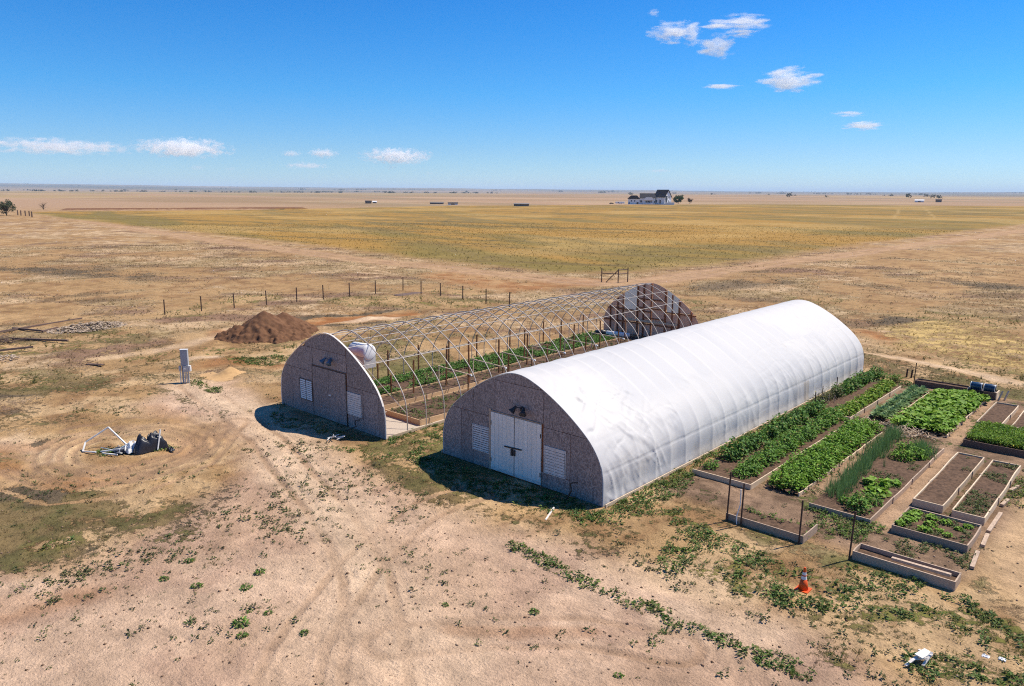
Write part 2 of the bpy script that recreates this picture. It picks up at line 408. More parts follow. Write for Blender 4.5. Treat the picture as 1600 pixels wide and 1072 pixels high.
SPECK = [([(0.24, -15.6), (0.12, -13.32), (0.67, -10.04), (-0.75, -7.23), (-2.26, -4.63)], 2.2, 0.9), ([(5.47, -14.73), (6.47, -12.91)], 1.2, 0.4), ([(-6.45, -5.0), (-0.78, -4.33), (3.5, -5.05)], 1.6, 0.8), ([(6.08, -7.82), (11.22, -7.59)], 2.5, 0.25), ([(11.92, -2.43), (14.43, -2.53)], 1.0, 0.9), ([(16.48, -2.25), (19.08, -3.08), (20.33, -3.86)], 1.2, 0.8), ([(13.85, -7.87), (17.28, -7.01)], 1.6, 0.3), ([(-9.71, -15.53), (-7.73, -11.29)], 1.8, 0.5), ([(3.49, -17.38), (4.14, -15.05)], 1.5, 0.3)]
OLIVE = [([(-5.82, -15.28), (-4.68, -13.43), (-3.49, -11.51)], 1.8, 0.42), ([(-4.12, -16.57), (-3.58, -14.7), (-2.16, -13.03)], 1.5, 0.42), ([(-7.54, -16.08), (-2.41, -16.28)], 1.4, 0.4), ([(-0.21, -14.24), (0.47, -11.66), (-0.55, -8.8)], 1.5, 0.45), ([(-30.08, -10.33), (-24.02, -6.8), (-18.98, -5.07)], 2.2, 0.6), ([(-20.08, -12.88), (-19.03, -9.55), (-17.64, -7.41)], 1.6, 0.6), ([(-14.19, -12.83), (-15.77, -10.33)], 0.8, 0.6), ([(-7.03, -8.51), (-5.3, -10.98), (-6.51, -13.01)], 0.9, 0.6), ([(-9.75, -12.13), (-8.05, -8.32)], 0.5, 0.4), ([(4.83, -4.24), (9.7, -2.43), (11.56, 1.18)], 1.3, 0.65), ([(-2.44, -3.1), (3.41, -2.91)], 1.1, 0.65), ([(-8.18, -3.97), (-4.43, -3.13)], 0.8, 0.55), ([(17.92, -2.39), (21.05, -1.27), (23.23, -0.84)], 2.2, 0.75), ([(19.96, -4.19), (22.2, -3.01)], 1.6, 0.7), ([(15.96, -1.12), (18.36, -1.03)], 1.0, 0.6), ([(11.28, 2.15), (14.37, -0.18)], 1.2, 0.6), ([(-14.89, -3.98), (-13.71, -1.08)], 0.8, 0.35), ([(-30.14, 4.69), (-25.07, 11.23)], 2.2, 0.6), ([(-32.63, -2.43), (-22.46, -3.17)], 1.2, 0.45), ([(-53.58, 0.87), (-39.51, 1.17)], 2, 0.5), ([(-44.14, 27.9), (-32.09, 36.14)], 4, 0.5), ([(9.42, 0.43), (10.12, 5.26)], 0.9, 0.6), ([(12.69, 2.62), (15.6, 2.3)], 0.8, 0.5), ([(14.24, 7.59), (17.8, 3.65)], 0.7, 0.35)]
RUTS = [[(-21.28, -2.06), (-7.52, -4.71), (1.1, -7.27), (6.7, -9.65), (9.83, -11.57), (12.71, -14.01)], [(11.1, -15.47), (8.53, -13.17), (5.85, -9.27), (4.32, -5.11), (4.43, -2.43)], [(10.33, -11.31), (11.71, -9.21), (13.57, -7.5), (15.97, -6.34)], [(-14.01, -14.43), (-9.53, -13.46), (-8.17, -11.39), (-8.52, -8.41), (-11.54, -5.66)], [(-11.74, -15.01), (-7.45, -13.88), (-6.23, -11.37), (-7.43, -8.32), (-11.85, -4.44)], [(-16.35, -10.44), (-16.04, -8.03), (-13.61, -6.38), (-9.58, -6.63)]]
PATHS = [[(-364.08, 97.52), (-167.2, 67.08), (-96.3, 60.75), (-63.25, 59.59), (-41.78, 60.56), (-32.02, 60.68), (-29.22, 80.11)], [(-32.02, 60.68), (-30.2, 92.68), (-25.53, 162.79), (-19.89, 288.99)]]
FIELD = [(-451.27, 109.08), (-336.54, 91.37), (-196.99, 81.2), (-115.89, 74.37), (-73.16, 68.88), (-46.64, 66.61), (-39.15, 78.06), (-36.02, 104.68), (-36.67, 176.16), (-29.97, 356.76), (31.93, 789.91), (-112.97, 914.62), (-325.28, 777.1), (-380.44, 683.35), (-415.68, 555.07), (-457.04, 428.82), (-419.49, 227.93)]
BERM = [(-466.01, 136.16), (-450.11, 185.0), (-434.57, 236.47), (-418.35, 259.58)]
CLOUDS = [((-28564, 9068, 1406), 2418, 255, 1), ((-25361, 11790, 1379), 1604, 309, 0), ((-25404, 15893, 1355), 382, 115, 0), ((-24773, 16860, 1375), 585, 178, 0), ((-21592, 17773, 1232), 1330, 285, 0), ((-21713, 17625, 830), 261, 95, 1), ((-29689, 14332, 877), 336, 112, 1), ((-29133, 15430, 846), 252, 84, 1), ((-26809, 17411, 984), 950, 136, 1), ((-24554, 21996, 753), 196, 70, 1), ((-17138, 28163, 898), 615, 70, 1), ((-28992, 7592, 1473), 178, 102, 0), ((-6361, 10137, 2597), 104, 57, 2), ((-6170, 10254, 2325), 321, 155, 2), ((-5932, 10394, 2297), 228, 176, 2), ((-5343, 10710, 2408), 519, 114, 2), ((-5549, 10604, 2105), 351, 186, 2), ((-5255, 10753, 2265), 259, 52, 2), ((-5393, 12886, 1872), 539, 203, 2), ((-6389, 12421, 1797), 335, 48, 2), ((-5173, 15109, 1473), 354, 54, 2), ((-4897, 15201, 1256), 394, 95, 2)]


# ------------------------------------------------------------------ ground
GX0, GY0 = 9.9, 5.7
def ground_masks(x, y):
    d = {}
    w1 = fbm(x / 3.1, y / 3.1, 11, 3) - 0.5
    w2 = fbm(x / 3.1, y / 3.1, 31, 3) - 0.5
    w3 = fbm(x / 0.6, y / 0.6, 12, 3) - 0.5; w4 = fbm(x / 0.6, y / 0.6, 32, 3) - 0.5
    xs, ys = x + w1 * 2.2, y + w2 * 2.2                      # ragged edges for every patch
    near = np.hypot(x - 25, y + 23) < 260
    def strokes(lst):
        m = np.zeros(np.shape(x))
        for pts, w, s in lst:
            px = np.array(pts); wf = min(1.0, 0.25 + 0.55 * w)
            xs, ys = x + w1 * 2.2 * wf + 0.35 * w3 * (1 - wf), y + w2 * 2.2 * wf + 0.35 * w4 * (1 - wf)
            box = (xs > px[:, 0].min() - 3 * w) & (xs < px[:, 0].max() + 3 * w) & (ys > px[:, 1].min() - 3 * w) & (ys < px[:, 1].max() + 3 * w)
            if not box.any(): continue
            q = seg_dist(xs[box], ys[box], pts)
            m[box] = np.maximum(m[box], s * sstep(1.5 * w, 0.25 * w, q))
        return m
    for k, lst in (('green', GREEN), ('dark', DARK), ('red', RED), ('pale', PALE), ('speck', SPECK), ('olive', OLIVE)):
        d[k] = np.clip(strokes(lst) * (1.3 if k in ('green', 'dark') else 1.0), 0, 1)
    z = np.zeros(np.shape(x))
    d['sand'] = z.copy(); d['dirtr'] = z.copy(); d['gold'] = z.copy()
    d['sand'][near] = poly_mask(xs[near], ys[near], SAND, 1.3)
    d['dirtr'][near] = poly_mask(xs[near], ys[near], DIRTRIGHT, 0.7)
    d['gold'][near] = poly_mask(xs[near], ys[near], GOLDPATCH, 2.0)
    d['field'] = poly_mask(x + 3 * w1, y + 3 * w2, FIELD, 4.0)
    d['path'] = np.zeros(np.shape(x))
    for p in PATHS:
        q = seg_dist(x + 2 * w1, y + 2 * w2, p)
        d['path'] = np.maximum(d['path'], 0.85 * np.maximum(sstep(1.3, 0.4, np.abs(q - 1.6)), 0.6 * sstep(5, 2, q)))
    gx = sstep(GX0 - 0.5, GX0 + 0.4, x + 0.3 * w1) * sstep(21.6, 20.6, x + 0.5 * w2)
    gy = sstep(2.0, 3.6, y + 0.4 * w1) * sstep(30.2, 29.0, y + 0.4 * w2)
    d['garden'] = gx * gy
    d['ina'] = (x > -13.0) & (x < -3.7) & (y > -0.5) & (y < 31.4)
    d['inb'] = (x > 0.05) & (x < 9.1) & (y > 0.05) & (y < 30.7)
    rq = np.hypot((x + 11.4) / 1.12, y + 9.9) + 0.5 * w1
    d['ring'] = sstep(1.4, 0.5, np.abs(rq - 3.0)) * (0.35 + 0.65 * sstep(0.35, 0.6, fbm(x / 1.7, y / 1.7, 73, 3)))
    d['rut'] = np.zeros(np.shape(x)); d['rutd'] = np.full(np.shape(x), 9.0)
    nr = np.hypot(x - 25, y + 23) < 75
    for p in RUTS:
        q = seg_dist(x[nr] + 0.5 * w1[nr], y[nr] + 0.5 * w2[nr], p)
        d['rutd'][nr] = np.minimum(d['rutd'][nr], np.abs(q - 0.75))
    d['rutd'] = np.minimum(d['rutd'], np.where(rq < 6, np.minimum(np.minimum(np.abs(rq - 2.3), np.abs(rq - 2.85)), np.minimum(np.abs(rq - 3.3), np.abs(rq - 3.9))), 9))
    d['rut'] = sstep(0.24, 0.08, d['rutd'])
    return d

def ground_height(x, y, d=None):
    r = np.hypot(x - 25, y + 23)
    if d is None: d = ground_masks(x, y)
    z = (0.10 + 0.20 * (1 - d['sand'])) * (fbm(x / 1.9, y / 1.9, 3, 4) - 0.5) * sstep(120, 60, r)
    z += (0.045 + 0.05 * (1 - d['sand'])) * (fbm(x / 0.42, y / 0.42, 5, 3) - 0.5) * sstep(70, 35, r)
    z += 0.5 * (fbm(x / 14, y / 14, 8, 3) - 0.5) * sstep(20, 60, r) * sstep(600, 200, r)
    rv = np.maximum(0.3 + 0.5 * sstep(0.35, 0.6, fbm(x / 8, y / 8, 71, 3)), d['ring'] * 1.3)
    z -= (0.075 - 0.01 * d['ring']) * d['rut'] * rv + (0.04 - 0.01 * d['ring']) * rv * sstep(0.2, 0.32, d['rutd']) * sstep(0.6, 0.36, d['rutd'])
    # scraped trench beside the dirt pile, with a thrown-up rim
    tq = seg_dist(x, y, RED[0][0])
    z += np.where(r < 120, -0.2 * sstep(2.2, 1.0, tq) + 0.14 * sstep(1.9, 2.5, tq) * sstep(3.6, 2.6, tq) * (0.3 + fbm(x / 1.1, y / 1.1, 77, 3)), 0)
    # flat where beds and buildings stand
    flat = sstep(-15.5, -14, x) * sstep(23, 21.5, x) * sstep(-1.5, -0.6, y) * sstep(34, 32.5, y)
    g = 0.035 * (fbm(x / 0.5, y / 0.5, 15, 3) - 0.6) * sstep(60, 40, r)
    z = z * (1 - flat) + flat * (g - 0.012)
    z = np.where(d['ina'] | d['inb'], -0.03, z)
    # low earth bank along the far edge of the field, and the hills at the horizon
    bq = np.full(np.shape(x), 1e9)
    m = (r > 300) & (r < 900)
    bq[m] = seg_dist(x[m], y[m], BERM)
    z += 1.2 * sstep(7, 2, bq)
    b = np.arctan2(-(x - 25), y + 23)                        # bearing, larger to the left
    left = sstep(0.35, 1.45, b)
    z += sstep(5500, 24000, r) * (62 + 85 * left + 50 * (fbm(b * 9, b * 0 + 2.2, 91, 4) - 0.5))
    z += sstep(1200, 4000, r) * 9 * (fbm(x / 1400, y / 1400, 93, 3) - 0.5)
    return z

def ground_colours(x, y, d):
    def L(c): return np.array(c)[None, :]
    r = np.hypot(x - 25, y + 23)
    n1 = fbm(x / 7, y / 7, 41, 4); n2 = fbm(x / 1.6, y / 1.6, 43, 4); n3 = fbm(x / 26, y / 26, 47, 4); n4 = fbm(x / 0.5, y / 0.5, 49, 3)
    def mix(a, b, t): return a * (1 - t[:, None]) + b * t[:, None]
    # pasture: tan earth
    c = mix(L((0.35, 0.215, 0.10)), L((0.445, 0.285, 0.14)), sstep(0.35, 0.65, n1))
    c = mix(c, L((0.25, 0.14, 0.066)), 0.8 * sstep(0.48, 0.68, n2))
    c = mix(c, L((0.53, 0.36, 0.195)), 0.75 * sstep(0.52, 0.66, fbm(x / 2.4 + 9, y / 2.4, 44, 4)) * sstep(90, 50, r))
    # worn yard: pale pinkish sand
    s = mix(L((0.54, 0.37, 0.25)), L((0.465, 0.305, 0.20)), sstep(0.38, 0.62, fbm(x / 4.5, y / 4.5, 42, 4)))
    s = mix(s, L((0.40, 0.255, 0.175)), 0.6 * sstep(0.5, 0.72, n2) + 0.25 * sstep(0.5, 0.7, n3))
    s = mix(s, L((0.33, 0.21, 0.135)), 0.55 * d['speck'] * sstep(0.42, 0.65, n4))
    c = mix(c, s, np.clip(d['sand'], 0, 1))
    c = mix(c, L((0.50, 0.33, 0.185)), d['dirtr'])
    c = mix(c, L((0.62, 0.445, 0.295)), d['pale'] * (0.65 + 0.35 * sstep(0.3, 0.6, n2)))
    c = mix(c, L((0.56, 0.385, 0.215)), 0.8 * d['ring'])
    c = mix(c, L((0.30, 0.125, 0.045)), d['red'] * (0.5 + 0.5 * sstep(0.3, 0.6, n2)))
    c = mix(c, L((0.30, 0.185, 0.11)), d['rut'] * np.maximum((0.35 + 0.6 * sstep(0.35, 0.6, fbm(x / 8, y / 8, 71, 3))) * (0.4 + 0.6 * n4), 0.75 * d['ring'] * sstep(0.3, 0.55, n2)))
    c = mix(c, mix(L((0.27, 0.175, 0.115)), L((0.14, 0.09, 0.06)), sstep(0.35, 0.65, 0.5 * n2 + 0.5 * n4)), 0.93 * d['garden'])
    # trodden paths of the vegetable plot
    w = 0.3 * (n2 - 0.5)
    pth = sstep(0.5, 0.15, np.abs(x - 17.6 + (y - 5) * 0.035 - 0.25 + w)) * (y > 5) * (y < 29)
    pth = np.maximum(pth, 0.8 * sstep(0.45, 0.1, np.abs(x - 14.72 + w)) * (y > 6) * (y < 18))
    pth = np.maximum(pth, 0.55 * sstep(0.5, 0.1, np.abs(x - 12.85 + w)) * (y > 5) * (y < 18))
    c = mix(c, L((0.40, 0.26, 0.16)), 0.9 * pth * d['garden'])
    c = mix(c, L((0.40, 0.25, 0.15)), 0.9 * d['path'])
    # beyond: golden field, then bands of pinkish plain
    fb = fbm(x / 60 + 0.004 * y, (y + 0.35 * x) / 11, 53, 4)
    fs = fbm(x / 300, y / 90, 54, 3)
    f = mix(L((0.33, 0.19, 0.05)), L((0.205, 0.15, 0.045)), sstep(0.40, 0.60, 0.5 * fb + 0.5 * fs))
    fst = fbm((x + 0.3 * y) / 70, (y - 0.3 * x) / 5.0, 55, 4); fsp = fbm(x / 3.2, y / 3.2, 56, 3)
    f = mix(f, L((0.17, 0.12, 0.045)), 0.85 * sstep(0.56, 0.64, fst) + 0.55 * sstep(0.62, 0.74, fsp) * sstep(0.45, 0.6, n3))
    f = mix(f, L((0.43, 0.28, 0.10)), 0.5 * sstep(0.56, 0.68, fbm(x / 45, y / 45, 62, 3)))
    f = mix(f, L((0.21, 0.15, 0.06)), 0.55 * sstep(0.6, 0.72, fb) + 0.3 * sstep(0.6, 0.72, n3))
    f = mix(f, L((0.40, 0.27, 0.11)), 0.8 * d['pale'])
    c = mix(c, f, d['field'])
    far = sstep(330, 700, r) * (1 - d['field'])
    pb = fbm(x / 900, y / 420, 57, 4); pb2 = fbm(x / 260, y / 260, 59, 3)
    p = mix(L((0.38, 0.245, 0.155)), L((0.30, 0.20, 0.115)), sstep(0.4, 0.6, pb))
    p = mix(p, L((0.235, 0.20, 0.10)), 0.7 * sstep(0.6, 0.72, pb) * sstep(0.3, 0.6, pb2))
    p = mix(p, L((0.46, 0.32, 0.20)), 0.5 * sstep(0.58, 0.7, pb2))
    pl = fbm(x / 1500 + 3, (y + 0.3 * x) / 160, 60, 4)
    p = mix(p, L((0.25, 0.19, 0.115)), 0.6 * sstep(0.55, 0.68, pl)); p = mix(p, L((0.40, 0.30, 0.13)), 0.4 * sstep(0.52, 0.64, fbm(x / 700, y / 700, 64, 3)))
    p = p * np.array([0.93, 0.93, 0.9])
    c = mix(c, p, far)
    hz = sstep(3000, 7000, r)
    pb3 = fbm(x / 3500, y / 2200, 58, 3)
    c = mix(c, mix(L((0.15, 0.13, 0.095)), L((0.27, 0.20, 0.14)), sstep(0.4, 0.6, pb3)), 0.9 * hz)
    c = mix(c, L((0.085, 0.085, 0.07)), 0.8 * sstep(8000, 14000, r) * sstep(0.42, 0.56, fbm(x / 5200, y / 3600, 66, 3)))
    m = (r > 300) & (r < 900)
    bq = np.full(np.shape(x), 1e9); bq[m] = seg_dist(x[m], y[m], BERM)
    c = mix(c, L((0.14, 0.055, 0.03)), sstep(7, 3, bq))
    # plants on it: colour and cover
    straw = mix(L((0.49, 0.34, 0.20)), L((0.38, 0.245, 0.13)), sstep(0.35, 0.65, n2))
    straw = mix(straw, L((0.20, 0.115, 0.075)), 0.85 * sstep(0.52, 0.64, fbm((x + y) / 12, (y - x) / 5, 61, 5)))
    past = np.clip(1 - d['sand'] - d['garden'] - d['field'] - far, 0, 1) * (1 - np.clip(d['path'] + d['red'] + d['pale'] + d['dirtr'], 0, 1))
    out = np.clip(sstep(10, 45, np.hypot(x - 5, y - 12)), 0, 1)
    veg = straw; cov = past * (0.42 + 0.33 * out) * sstep(0.25, 0.6, n1 * 0.6 + n3 * 0.4)
    olive = mix(L((0.17, 0.135, 0.05)), L((0.115, 0.115, 0.036)), sstep(0.35, 0.65, n2))
    lg = sstep(0.42, 0.60, fbm(x / 9 + 5, y / 9, 63, 5)) * past * (0.6 + 0.3 * sstep(70, 40, r)) * sstep(300, 110, r) * (1 - 0.5 * sstep(55, 95, r))
    veg = mix(veg, olive, lg); cov = np.maximum(cov, lg)
    veg = mix(veg, mix(L((0.50, 0.345, 0.135)), L((0.36, 0.25, 0.10)), sstep(0.4, 0.65, n2)), d['gold']); cov = np.maximum(cov, 0.62 * d['gold'])
    dk = d['dark']; veg = mix(veg, L((0.125, 0.092, 0.058)), sstep(0.1, 0.5, dk)); cov = np.maximum(cov, dk)
    ol = d['olive']; veg = mix(veg, mix(L((0.20, 0.14, 0.065)), L((0.125, 0.105, 0.042)), sstep(0.4, 0.62, 0.6 * n2 + 0.4 * n4)), sstep(0.08, 0.35, ol)); cov = np.maximum(cov, ol * 0.8 * sstep(0.42, 0.62, 0.5 * n2 + 0.5 * n4))
    gcol = mix(L((0.105, 0.125, 0.03)), L((0.20, 0.175, 0.05)), sstep(0.4, 0.7, n2))
    gr = d['green']; gcol = mix(gcol, L((0.075, 0.105, 0.026)), 0.75 * sstep(0.6, 0.9, d['green'])); gcol = mix(L((0.165, 0.135, 0.05)), gcol, sstep(0.4, 0.85, gr + 0.5 * (n2 - 0.5))); veg = mix(veg, gcol, sstep(0.08, 0.35, gr)); cov = np.maximum(cov * (1 - 0.6 * gr), gr * (1 - 0.45 * sstep(0.7, 0.95, gr)) * (0.24 + 0.55 * sstep(0.3, 0.6, 0.6 * n2 + 0.4 * n4)))
    cov = cov * (1 - d['garden'] * 0.8) * (1 - 0.7 * d['rut'])
    cov = np.maximum(cov, 0.5 * d['garden'] * sstep(0.4, 0.6, n2) * (gr < .1)); veg = mix(veg, L((0.115, 0.12, 0.04)), d['garden'] * (gr < .1))
    yardveg = d['sand'] * 0.45 * sstep(0.5, 0.7, fbm(x / 5, y / 5, 67, 3)) * sstep(-4, -10, x - 0.4 * (y + 14))
    veg = mix(veg, L((0.15, 0.12, 0.06)), (yardveg > cov).astype(float)); cov = np.maximum(cov, yardveg)
    return np.clip(c, 0, 1), np.clip(veg, 0, 1), np.clip(cov, 0, 1)

def build_ground():
    cx, cy = 25.0, -23.0
    mid = math.atan2(0.728, -0.656)
    fan = np.arange(-46, 46.01, 0.165)
    rest = np.arange(46 + 3, 360 - 46 - 1, 3.0)
    ang = mid + np.radians(np.concatenate([fan, rest]))
    rr = [0.5]
    while rr[-1] < 46000:
        r = rr[-1]
        rr.append(r * (1.12 if r < 13 else 1.0042 if r < 58 else 1.0075 if r < 140 else 1.011 if r < 1200 else 1.022))
    rr = np.array(rr)
    na, nr = len(ang), len(rr)
    A, Rr = np.meshgrid(ang, rr)
    x = (cx + Rr * np.cos(A)).ravel(); y = (cy + Rr * np.sin(A)).ravel()
    d = ground_masks(x, y)
    z = ground_height(x, y, d)
    c, veg, cov = ground_colours(x, y, d)
    i = np.arange(nr - 1)[:, None] * na; k = np.arange(na)[None, :]; k2 = (k + 1) % na
    q = np.stack([i + k, i + k2, i + na + k2, i + na + k], -1).reshape(-1, 4)
    q = q[:, ::-1]
    v = np.stack([x, y, z], 1)
    # close the hole under the camera
    me = np_mesh('ground', v, q, None, None, True)
    for nm, cc, al in (('earth', c, np.ones(len(x))), ('cover', veg, cov)):
        a = me.attributes.new(nm, 'FLOAT_COLOR', 'POINT')
        a.data.foreach_set('color', np.hstack([cc, al[:, None]]).astype(np.float32).ravel())
    m, n, l, b = new_mat('prairie_ground')
    ea = n.new('ShaderNodeAttribute'); ea.attribute_name = 'earth'
    va = n.new('ShaderNodeAttribute'); va.attribute_name = 'cover'
    g = n.new('ShaderNodeNewGeometry')
    f1 = noise_node(n, l, 3.2, 7, 0.75, g.outputs['Position'])
    f2 = noise_node(n, l, 0.55, 7, 0.72, g.outputs['Position'])
    f3 = noise_node(n, l, 14.0, 3, 0.65, g.outputs['Position'])
    mixn = math_(n, l, 'ADD', math_(n, l, 'MULTIPLY', f1.outputs[0], 0.55), math_(n, l, 'MULTIPLY', f2.outputs[0], 0.45))
    thr = math_(n, l, 'SUBTRACT', 1.0, va.outputs['Alpha'])
    lo = remap(n, l, thr, 0, 1, 0.36, 0.68, False)
    dlt = math_(n, l, 'SUBTRACT', mixn, lo)
    msk = remap(n, l, dlt, -0.02, 0.04)
    e1 = remap(n, l, f2.outputs[0], 0.3, 0.7, 0.80, 1.18, False)
    e2 = remap(n, l, f3.outputs[0], 0.3, 0.7, 0.80, 1.16, False)
    e0 = noise_node(n, l, 1.1, 5, 0.7, g.outputs['Position'])
    e9 = noise_node(n, l, 0.2, 4, 0.7, g.outputs['Position'])
    e2 = math_(n, l, 'MULTIPLY', e2, remap(n, l, e9.outputs[0], 0.3, 0.7, 0.86, 1.1, False))
    e = math_(n, l, 'MULTIPLY', math_(n, l, 'MULTIPLY', e1, e2), remap(n, l, e0.outputs[0], 0.3, 0.7, 0.86, 1.1, False))
    cc = n.new('ShaderNodeCombineColor')
    for i_ in range(3): l.new(e, cc.inputs[i_])
    # small dark crumbs of litter and droppings in the earth
    vo = n.new('ShaderNodeTexVoronoi'); vo.inputs['Scale'].default_value = 2.6; l.new(g.outputs['Position'], vo.inputs['Vector'])
    crumb = remap(n, l, vo.outputs['Distance'], 0.05, 0.13, 0.55, 0.0)
    earth = mixc(n, l, 1.0, ea.outputs['Color'], cc.outputs[0], 'MULTIPLY')
    earth = mixc(n, l, crumb, earth, (0.17, 0.105, 0.065))
    vegc = mixc(n, l, 1.0, va.outputs['Color'], cc.outputs[0], 'MULTIPLY')
    l.new(mixc(n, l, msk, earth, vegc), b.inputs['Base Color'])
    b.inputs['Roughness'].default_value = 0.95; b.inputs['Specular IOR Level'].default_value = 0.08
    hgt = math_(n, l, 'ADD', math_(n, l, 'MULTIPLY', f1.outputs[0], 1.0), math_(n, l, 'MULTIPLY', f3.outputs[0], 0.35))
    hgt = math_(n, l, 'ADD', hgt, math_(n, l, 'MULTIPLY', msk, 0.25))
    bp = n.new('ShaderNodeBump'); bp.inputs['Strength'].default_value = 0.9; bp.inputs['Distance'].default_value = 0.14
    l.new(hgt, bp.inputs['Height']); l.new(bp.outputs[0], b.inputs['Normal'])
    me.materials.append(m)
    o = link('ground', me)
    tag(o, 'dry prairie ground with sandy yard, worn tracks and golden field', 'ground', kind='structure')
    return o
build_ground()

# gravel floor just inside the bare frame
def gravel_floor():
    mb = MB()
    mb.add([(-9.4, -0.5, -0.004), (-3.62, -0.5, -0.004), (-3.62, 2.06, -0.004), (-3.85, 31.3, -0.004), (-4.0, 31.3, -0.004), (-4.0, 2.06, -0.004), (-6.98, 2.06, -0.004), (-6.98, 31.2, -0.004), (-7.55, 31.2, -0.004), (-7.6, 2.0, -0.004), (-9.4, 2.0, -0.004)],
           [tuple(range(11))])
    o = mb.build('gravel_floor', M['gravel'])
    tag(o, 'pale gravel floor inside the bare greenhouse frame', 'floor', kind='structure')
gravel_floor()

# ------------------------------------------------------------------ greenhouses
PROF = [(0, 0), (0.0, 0.55), (0.012, 1.0), (0.05, 1.27), (0.13, 1.62), (0.33, 2.03), (0.71, 2.52), (1.33, 3.06), (2.15, 3.64), (3.05, 4.15), (3.75, 4.45), (4.2, 4.575), (4.57, 4.61)]
def catmull(pts, n):
    out = []
    P = [pts[0]] + pts + [pts[-1]]
    for i in range(1, len(P) - 2):
        for j in range(n):
            t = j / n
            p0, p1, p2, p3 = (np.array(P[i + k], float) for k in (-1, 0, 1, 2))
            out.append(tuple(0.5 * ((2 * p1) + (-p0 + p2) * t + (2 * p0 - 5 * p1 + 4 * p2 - p3) * t * t + (-p0 + 3 * p1 - 3 * p2 + p3) * t ** 3)))
    out.append(tuple(pts[-1]))
    return out
HALF = catmull(PROF, 5)
def arch(width, height, inset=0.0):
    """the whole hoop outline from left foot to right foot"""
    sx, sz = width / 9.14, height / 4.61
    h = [(x * sx, z * sz) for x, z in HALF]
    a = h + [(width - x, z) for x, z in reversed(h[:-1])]
    if inset:
        c = (width / 2, 1.2)
        a = [(x + (c[0] - x) / max(0.1, math.hypot(c[0] - x, max(0, c[1] - z))) * inset,
              z - (inset * max(0, z - c[1]) / max(0.1, math.hypot(c[0] - x, z - c[1])) if z > c[1] else 0)) for x, z in a]
    return a
def arch_top(width, height):
    a = arch(width, height)
    k = len(a) // 2
    lx = np.maximum.accumulate(np.array([p[0] for p in a[:k + 1]])) + np.arange(k + 1) * 1e-7
    lz = np.array([p[1] for p in a[:k + 1]])
    return lambda x: float(np.interp(min(x, width - x), lx, lz))

def panel(width, height, x0, x1, z0, z1, y0, y1, g=0.011):
    """one sheet cut to the hoop outline"""
    top = arch_top(width, height)
    x0 += g; x1 -= g; z0 += g if z0 > 0.1 else 0; z1 -= g
    x0 = max(x0, 0.003); x1 = min(x1, width - 0.003)
    xs = [x0, x1] + [x0 + (x1 - x0) * i / 14 for i in range(1, 14)]
    xs += [x for x in (0.01, 0.02, 0.04, 0.08, 0.14, 0.22, 0.33, 0.5) if x0 < x < x1] + [width - x for x in (0.01, 0.02, 0.04, 0.08, 0.14, 0.22, 0.33, 0.5) if x0 < width - x < x1]
    xs = sorted(set(xs))
    pts = [(x, min(z1, top(x))) for x in xs]
    pts = [p for p in pts if p[1] > z0 + 0.01]
    if len(pts) < 2: return None
    mb = MB()
    return mb.prism([(pts[0][0], z0), ] + pts + [(pts[-1][0], z0)], y0, y1)

def louvre(parent, name, x0, x1, z0, z1, y, n, cols, mat, frame_mat, label=None, open_=0.35, back=True):
    s = MB()
    t = 0.035
    s.box(x0 - t, x1 + t, y - 0.03, y, z0 - t, z0); s.box(x0 - t, x1 + t, y - 0.03, y, z1, z1 + t)
    s.box(x0 - t, x0, y - 0.03, y, z0, z1); s.box(x1, x1 + t, y - 0.03, y, z0, z1)
    fr = s.build(name, frame_mat, parent)
    if label: fr['label'] = label
    if back:
        MB().box(x0, x1, y - 0.004, y, z0, z1).build('backing', M['dark_metal'], fr)
    w = (x1 - x0) / cols
    for c in range(cols):
        if c:
            MB().box(x0 + c * w - 0.018, x0 + c * w + 0.018, y - 0.034, y - 0.005, z0, z1).build('mullion', frame_mat, fr)
        for i in range(n):
            za = z0 + (z1 - z0) * (i + 0.14) / n; h = (z1 - z0) / n * (0.66 if open_ < -0.2 else 0.84)
            mb = MB()
            mb.beam((x0 + c * w + 0.02, y - 0.022, za + h / 2), (x0 + (c + 1) * w - 0.02, y - 0.022, za + h / 2), 0.008, h * (1.0 if open_ == 0 else 1.02), open_)
            mb.build('slat', mat, fr)
    return fr

def barn_lamp(parent, x, z, y, mat, name='wall_lamp'):
    """twin spot lamp: round base plate on the wall, two short arms, two bell heads"""
    mb = MB().path([(x, y, z), (x, y - 0.06, z)], 0.11, 14)
    o = mb.build(name, mat, parent)
    for s in (-1, 1):
        MB().path([(x, y - 0.05, z), (x + 0.1 * s, y - 0.16, z + 0.09), (x + 0.24 * s, y - 0.24, z + 0.06)], 0.022, 6).build('arm', mat, o)
        d = Vector((0.35 * s, -0.6, -0.72)).normalized(); p = Vector((x + 0.24 * s, y - 0.24, z + 0.06))
        MB().path([p - d * 0.1, p, p + d * 0.06, p + d * 0.2, p + d * 0.24], [0.05, 0.07, 0.08, 0.15, 0.16], 12).build('lamp_head', mat, o, True)
    return o

def hoop_mesh(width, height, r, ins=0.0):
    a = arch(width, height, ins)
    pts = [(x, 0, z) for x, z in a]
    pts = [p for i, p in enumerate(pts) if i % 2 == 0 or i in (0, len(pts) - 1)]
    return MB().path(pts, r, 7)

